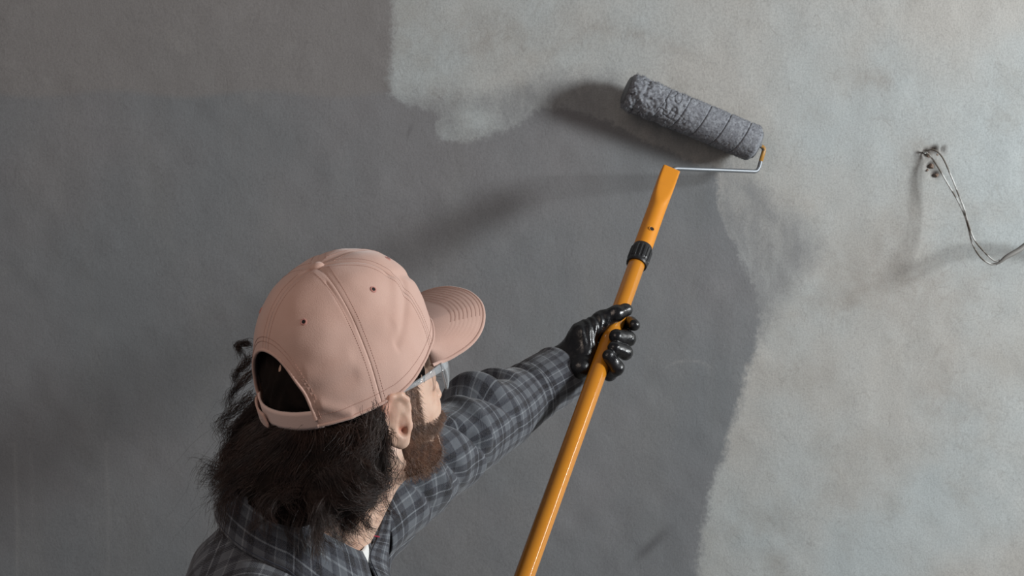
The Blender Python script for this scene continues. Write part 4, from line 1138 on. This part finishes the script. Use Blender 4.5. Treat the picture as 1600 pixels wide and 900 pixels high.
# button
bt = crown(np.array([0.]), np.array([1.]))[0]; mm = MB()
V, F = ring_profile([(.0001, .0052), (.003, .0050), (.0060, .0036), (.0078, .0012), (.0074, -.0008), (.005, -.002)], 28, np.column_stack([RH[:, 0], RH[:, 1], RH[:, 2], H(bt)])); mm.add(V, F)
mm.build('button', M_cap, cap)
# closure strap below the opening
def strap(name, a_start, a_end, lift, mat, h0=-.012, h1=.010, label=None, taper=0.):
    a_ = np.linspace(a_start, a_end, 50); rows = []
    for v in np.linspace(0, 1, 6):
        p = crown(a_, 0 * a_, 0.); nrm_ = p * [1 / CA ** 2, 1 / CB ** 2, 0]; nrm_ /= np.linalg.norm(nrm_, axis=1)[:, None]
        f = np.clip((np.arange(50) - 44) / 5, 0, 1) * taper
        p = p + nrm_ * lift; p[:, 2] += h0 + (h1 - h0) * (v + (0.5 - v) * f); rows.append(H(p))
    o = mesh_np(name, np.stack(rows).reshape(-1, 3), grid_faces(6, 50), mat, cap)
    m_ = o.modifiers.new('cloth', 'SOLIDIFY'); m_.thickness = .0022; m_.offset = 0
    if label: tag(o, label)
    return o
strap('strap', math.pi - .62, math.pi + .66, -.002, M_capin, -.004, .016, 'paler pink adjusting strap')
strap('strap_tab', math.pi - .66, math.pi - .10, .0028, M_cap, -.015, .010, 'pointed pink tab of the strap', .9)
# brim
u = np.linspace(-1, 1, 121)[:, None]; v = np.linspace(0, 1, 70)[None]
a_ = u * math.radians(56)
inner = crown(a_[:, 0], 0 * a_[:, 0], -.001)
base = inner[:, None] + 0 * v[..., None]
au = np.abs(u)
ext = .0685 * np.clip(1 - au ** 4.6, 0, 1) ** .55
dirx = np.stack([np.ones_like(u), .26 * u, 0 * u], -1); dirx /= np.linalg.norm(dirx, axis=-1)[..., None]
B3 = base + dirx * (ext * v)[..., None]
arch = -.021 * (np.abs(B3[..., 1]) / .08) ** 2 * v - .003 * v ** 1.2 + .0005
B3[..., 2] += arch
dist = (1 - v) * ext
for q_ in range(8):
    B3[..., 2] -= .0002 * np.exp(-((dist - .004 - .0052 * q_) / .0007) ** 2) * (ext > .012)
o = mesh_np('brim', H(B3).reshape(-1, 3), grid_faces(121, 70)[:, ::-1], M_cap, cap)
m_ = o.modifiers.new('board', 'SOLIDIFY'); m_.thickness = .0032; m_.offset = -1
Ce = H(B3[:, -1] - [0, 0, .0016]); mm = MB(); add_tube(mm, Ce, .0021, 10, ref=RH[:, 2]); mm.build('brim_edge', M_cap, o)
mm = MB()
for q_ in range(8):
    dd_ = .004 + .0052 * q_
    rows = np.where((ext[:, 0] > dd_ + .006) & (u[:, 0] > -.62))[0]
    vi = 1 - dd_ / ext[rows, 0]
    pts = np.array([[np.interp(x_, v[0], B3[i_, :, c_]) for c_ in range(3)] for i_, x_ in zip(rows, vi)]) + [0, 0, .0004]
    Cq, _, _ = resample(H(pts), max(20, len(rows)))
    for a2_, b2_ in zip(Cq[:-1], Cq[1:]): add_tube(mm, np.array([a2_, a2_ + (b2_ - a2_) * .6]), .00026, 4, ref=RH[:, 2], cap=False)
tag(mm.build('brim_stitching', M_stitch, o), kind='stuff')

# ------------------------------------------------------------------ safety glasses
gls = empty('safety_glasses', H((.09, 0, -.03)))
tag(gls, 'clear safety glasses worn under the cap brim', 'glasses')
for sg in (-1, 1):
    C, r, _ = resample([HF(q_) for q_ in ((-.006, sg * .0820, .000), (.014, sg * .0830, -.003), (.040, sg * .0800, -.006), (.068, sg * .0730, -.010), (.088, sg * .064, -.014))], 50, [.0020, .0024, .0032, .0044, .0060])
    Tt, A, B = frames(C, RH[:, 2]); th = np.linspace(0, 2 * math.pi, 20, endpoint=False)
    V = C[:, None] + np.cos(th)[None, :, None] * A[:, None] * r[:, :, None] + np.sin(th)[None, :, None] * B[:, None] * .0013
    mm = MB(); mm.add(V.reshape(-1, 3), grid_faces(50, 20, cv=True)); mm.build('temple', M_clear, gls)
    a_ = np.linspace(.03, 1, 30)[:, None]; b_ = np.linspace(-1, 1, 16)[None]
    y = sg * (.006 + .066 * a_) + 0 * b_; x = .113 - .036 * a_ ** 2.4 - .003 * b_ ** 2; z = -.019 + b_ * (.015 - .004 * (1 - a_)) - .002
    o = mesh_np('lens', HF(np.stack([x, y, z], -1)).reshape(-1, 3), grid_faces(30, 16), M_lens, gls)
    m_ = o.modifiers.new('glass', 'SOLIDIFY'); m_.thickness = .0016
    mm = MB(); bz = np.concatenate([HF(np.stack([x, y, z], -1)[:, 15]), HF(np.stack([x, y, z], -1)[::-1, 0])]); add_tube(mm, bz, .0011, 8, ref=RH[:, 0]); mm.build('lens_rim', M_clear, o)
mm = MB(); C, _, _ = resample(HF(np.array([(.1115, -.010, -.022), (.114, 0, -.018), (.1115, .010, -.022)])), 16); add_tube(mm, C, .0022, 10, ref=RH[:, 2]); mm.build('bridge', M_clear, gls)
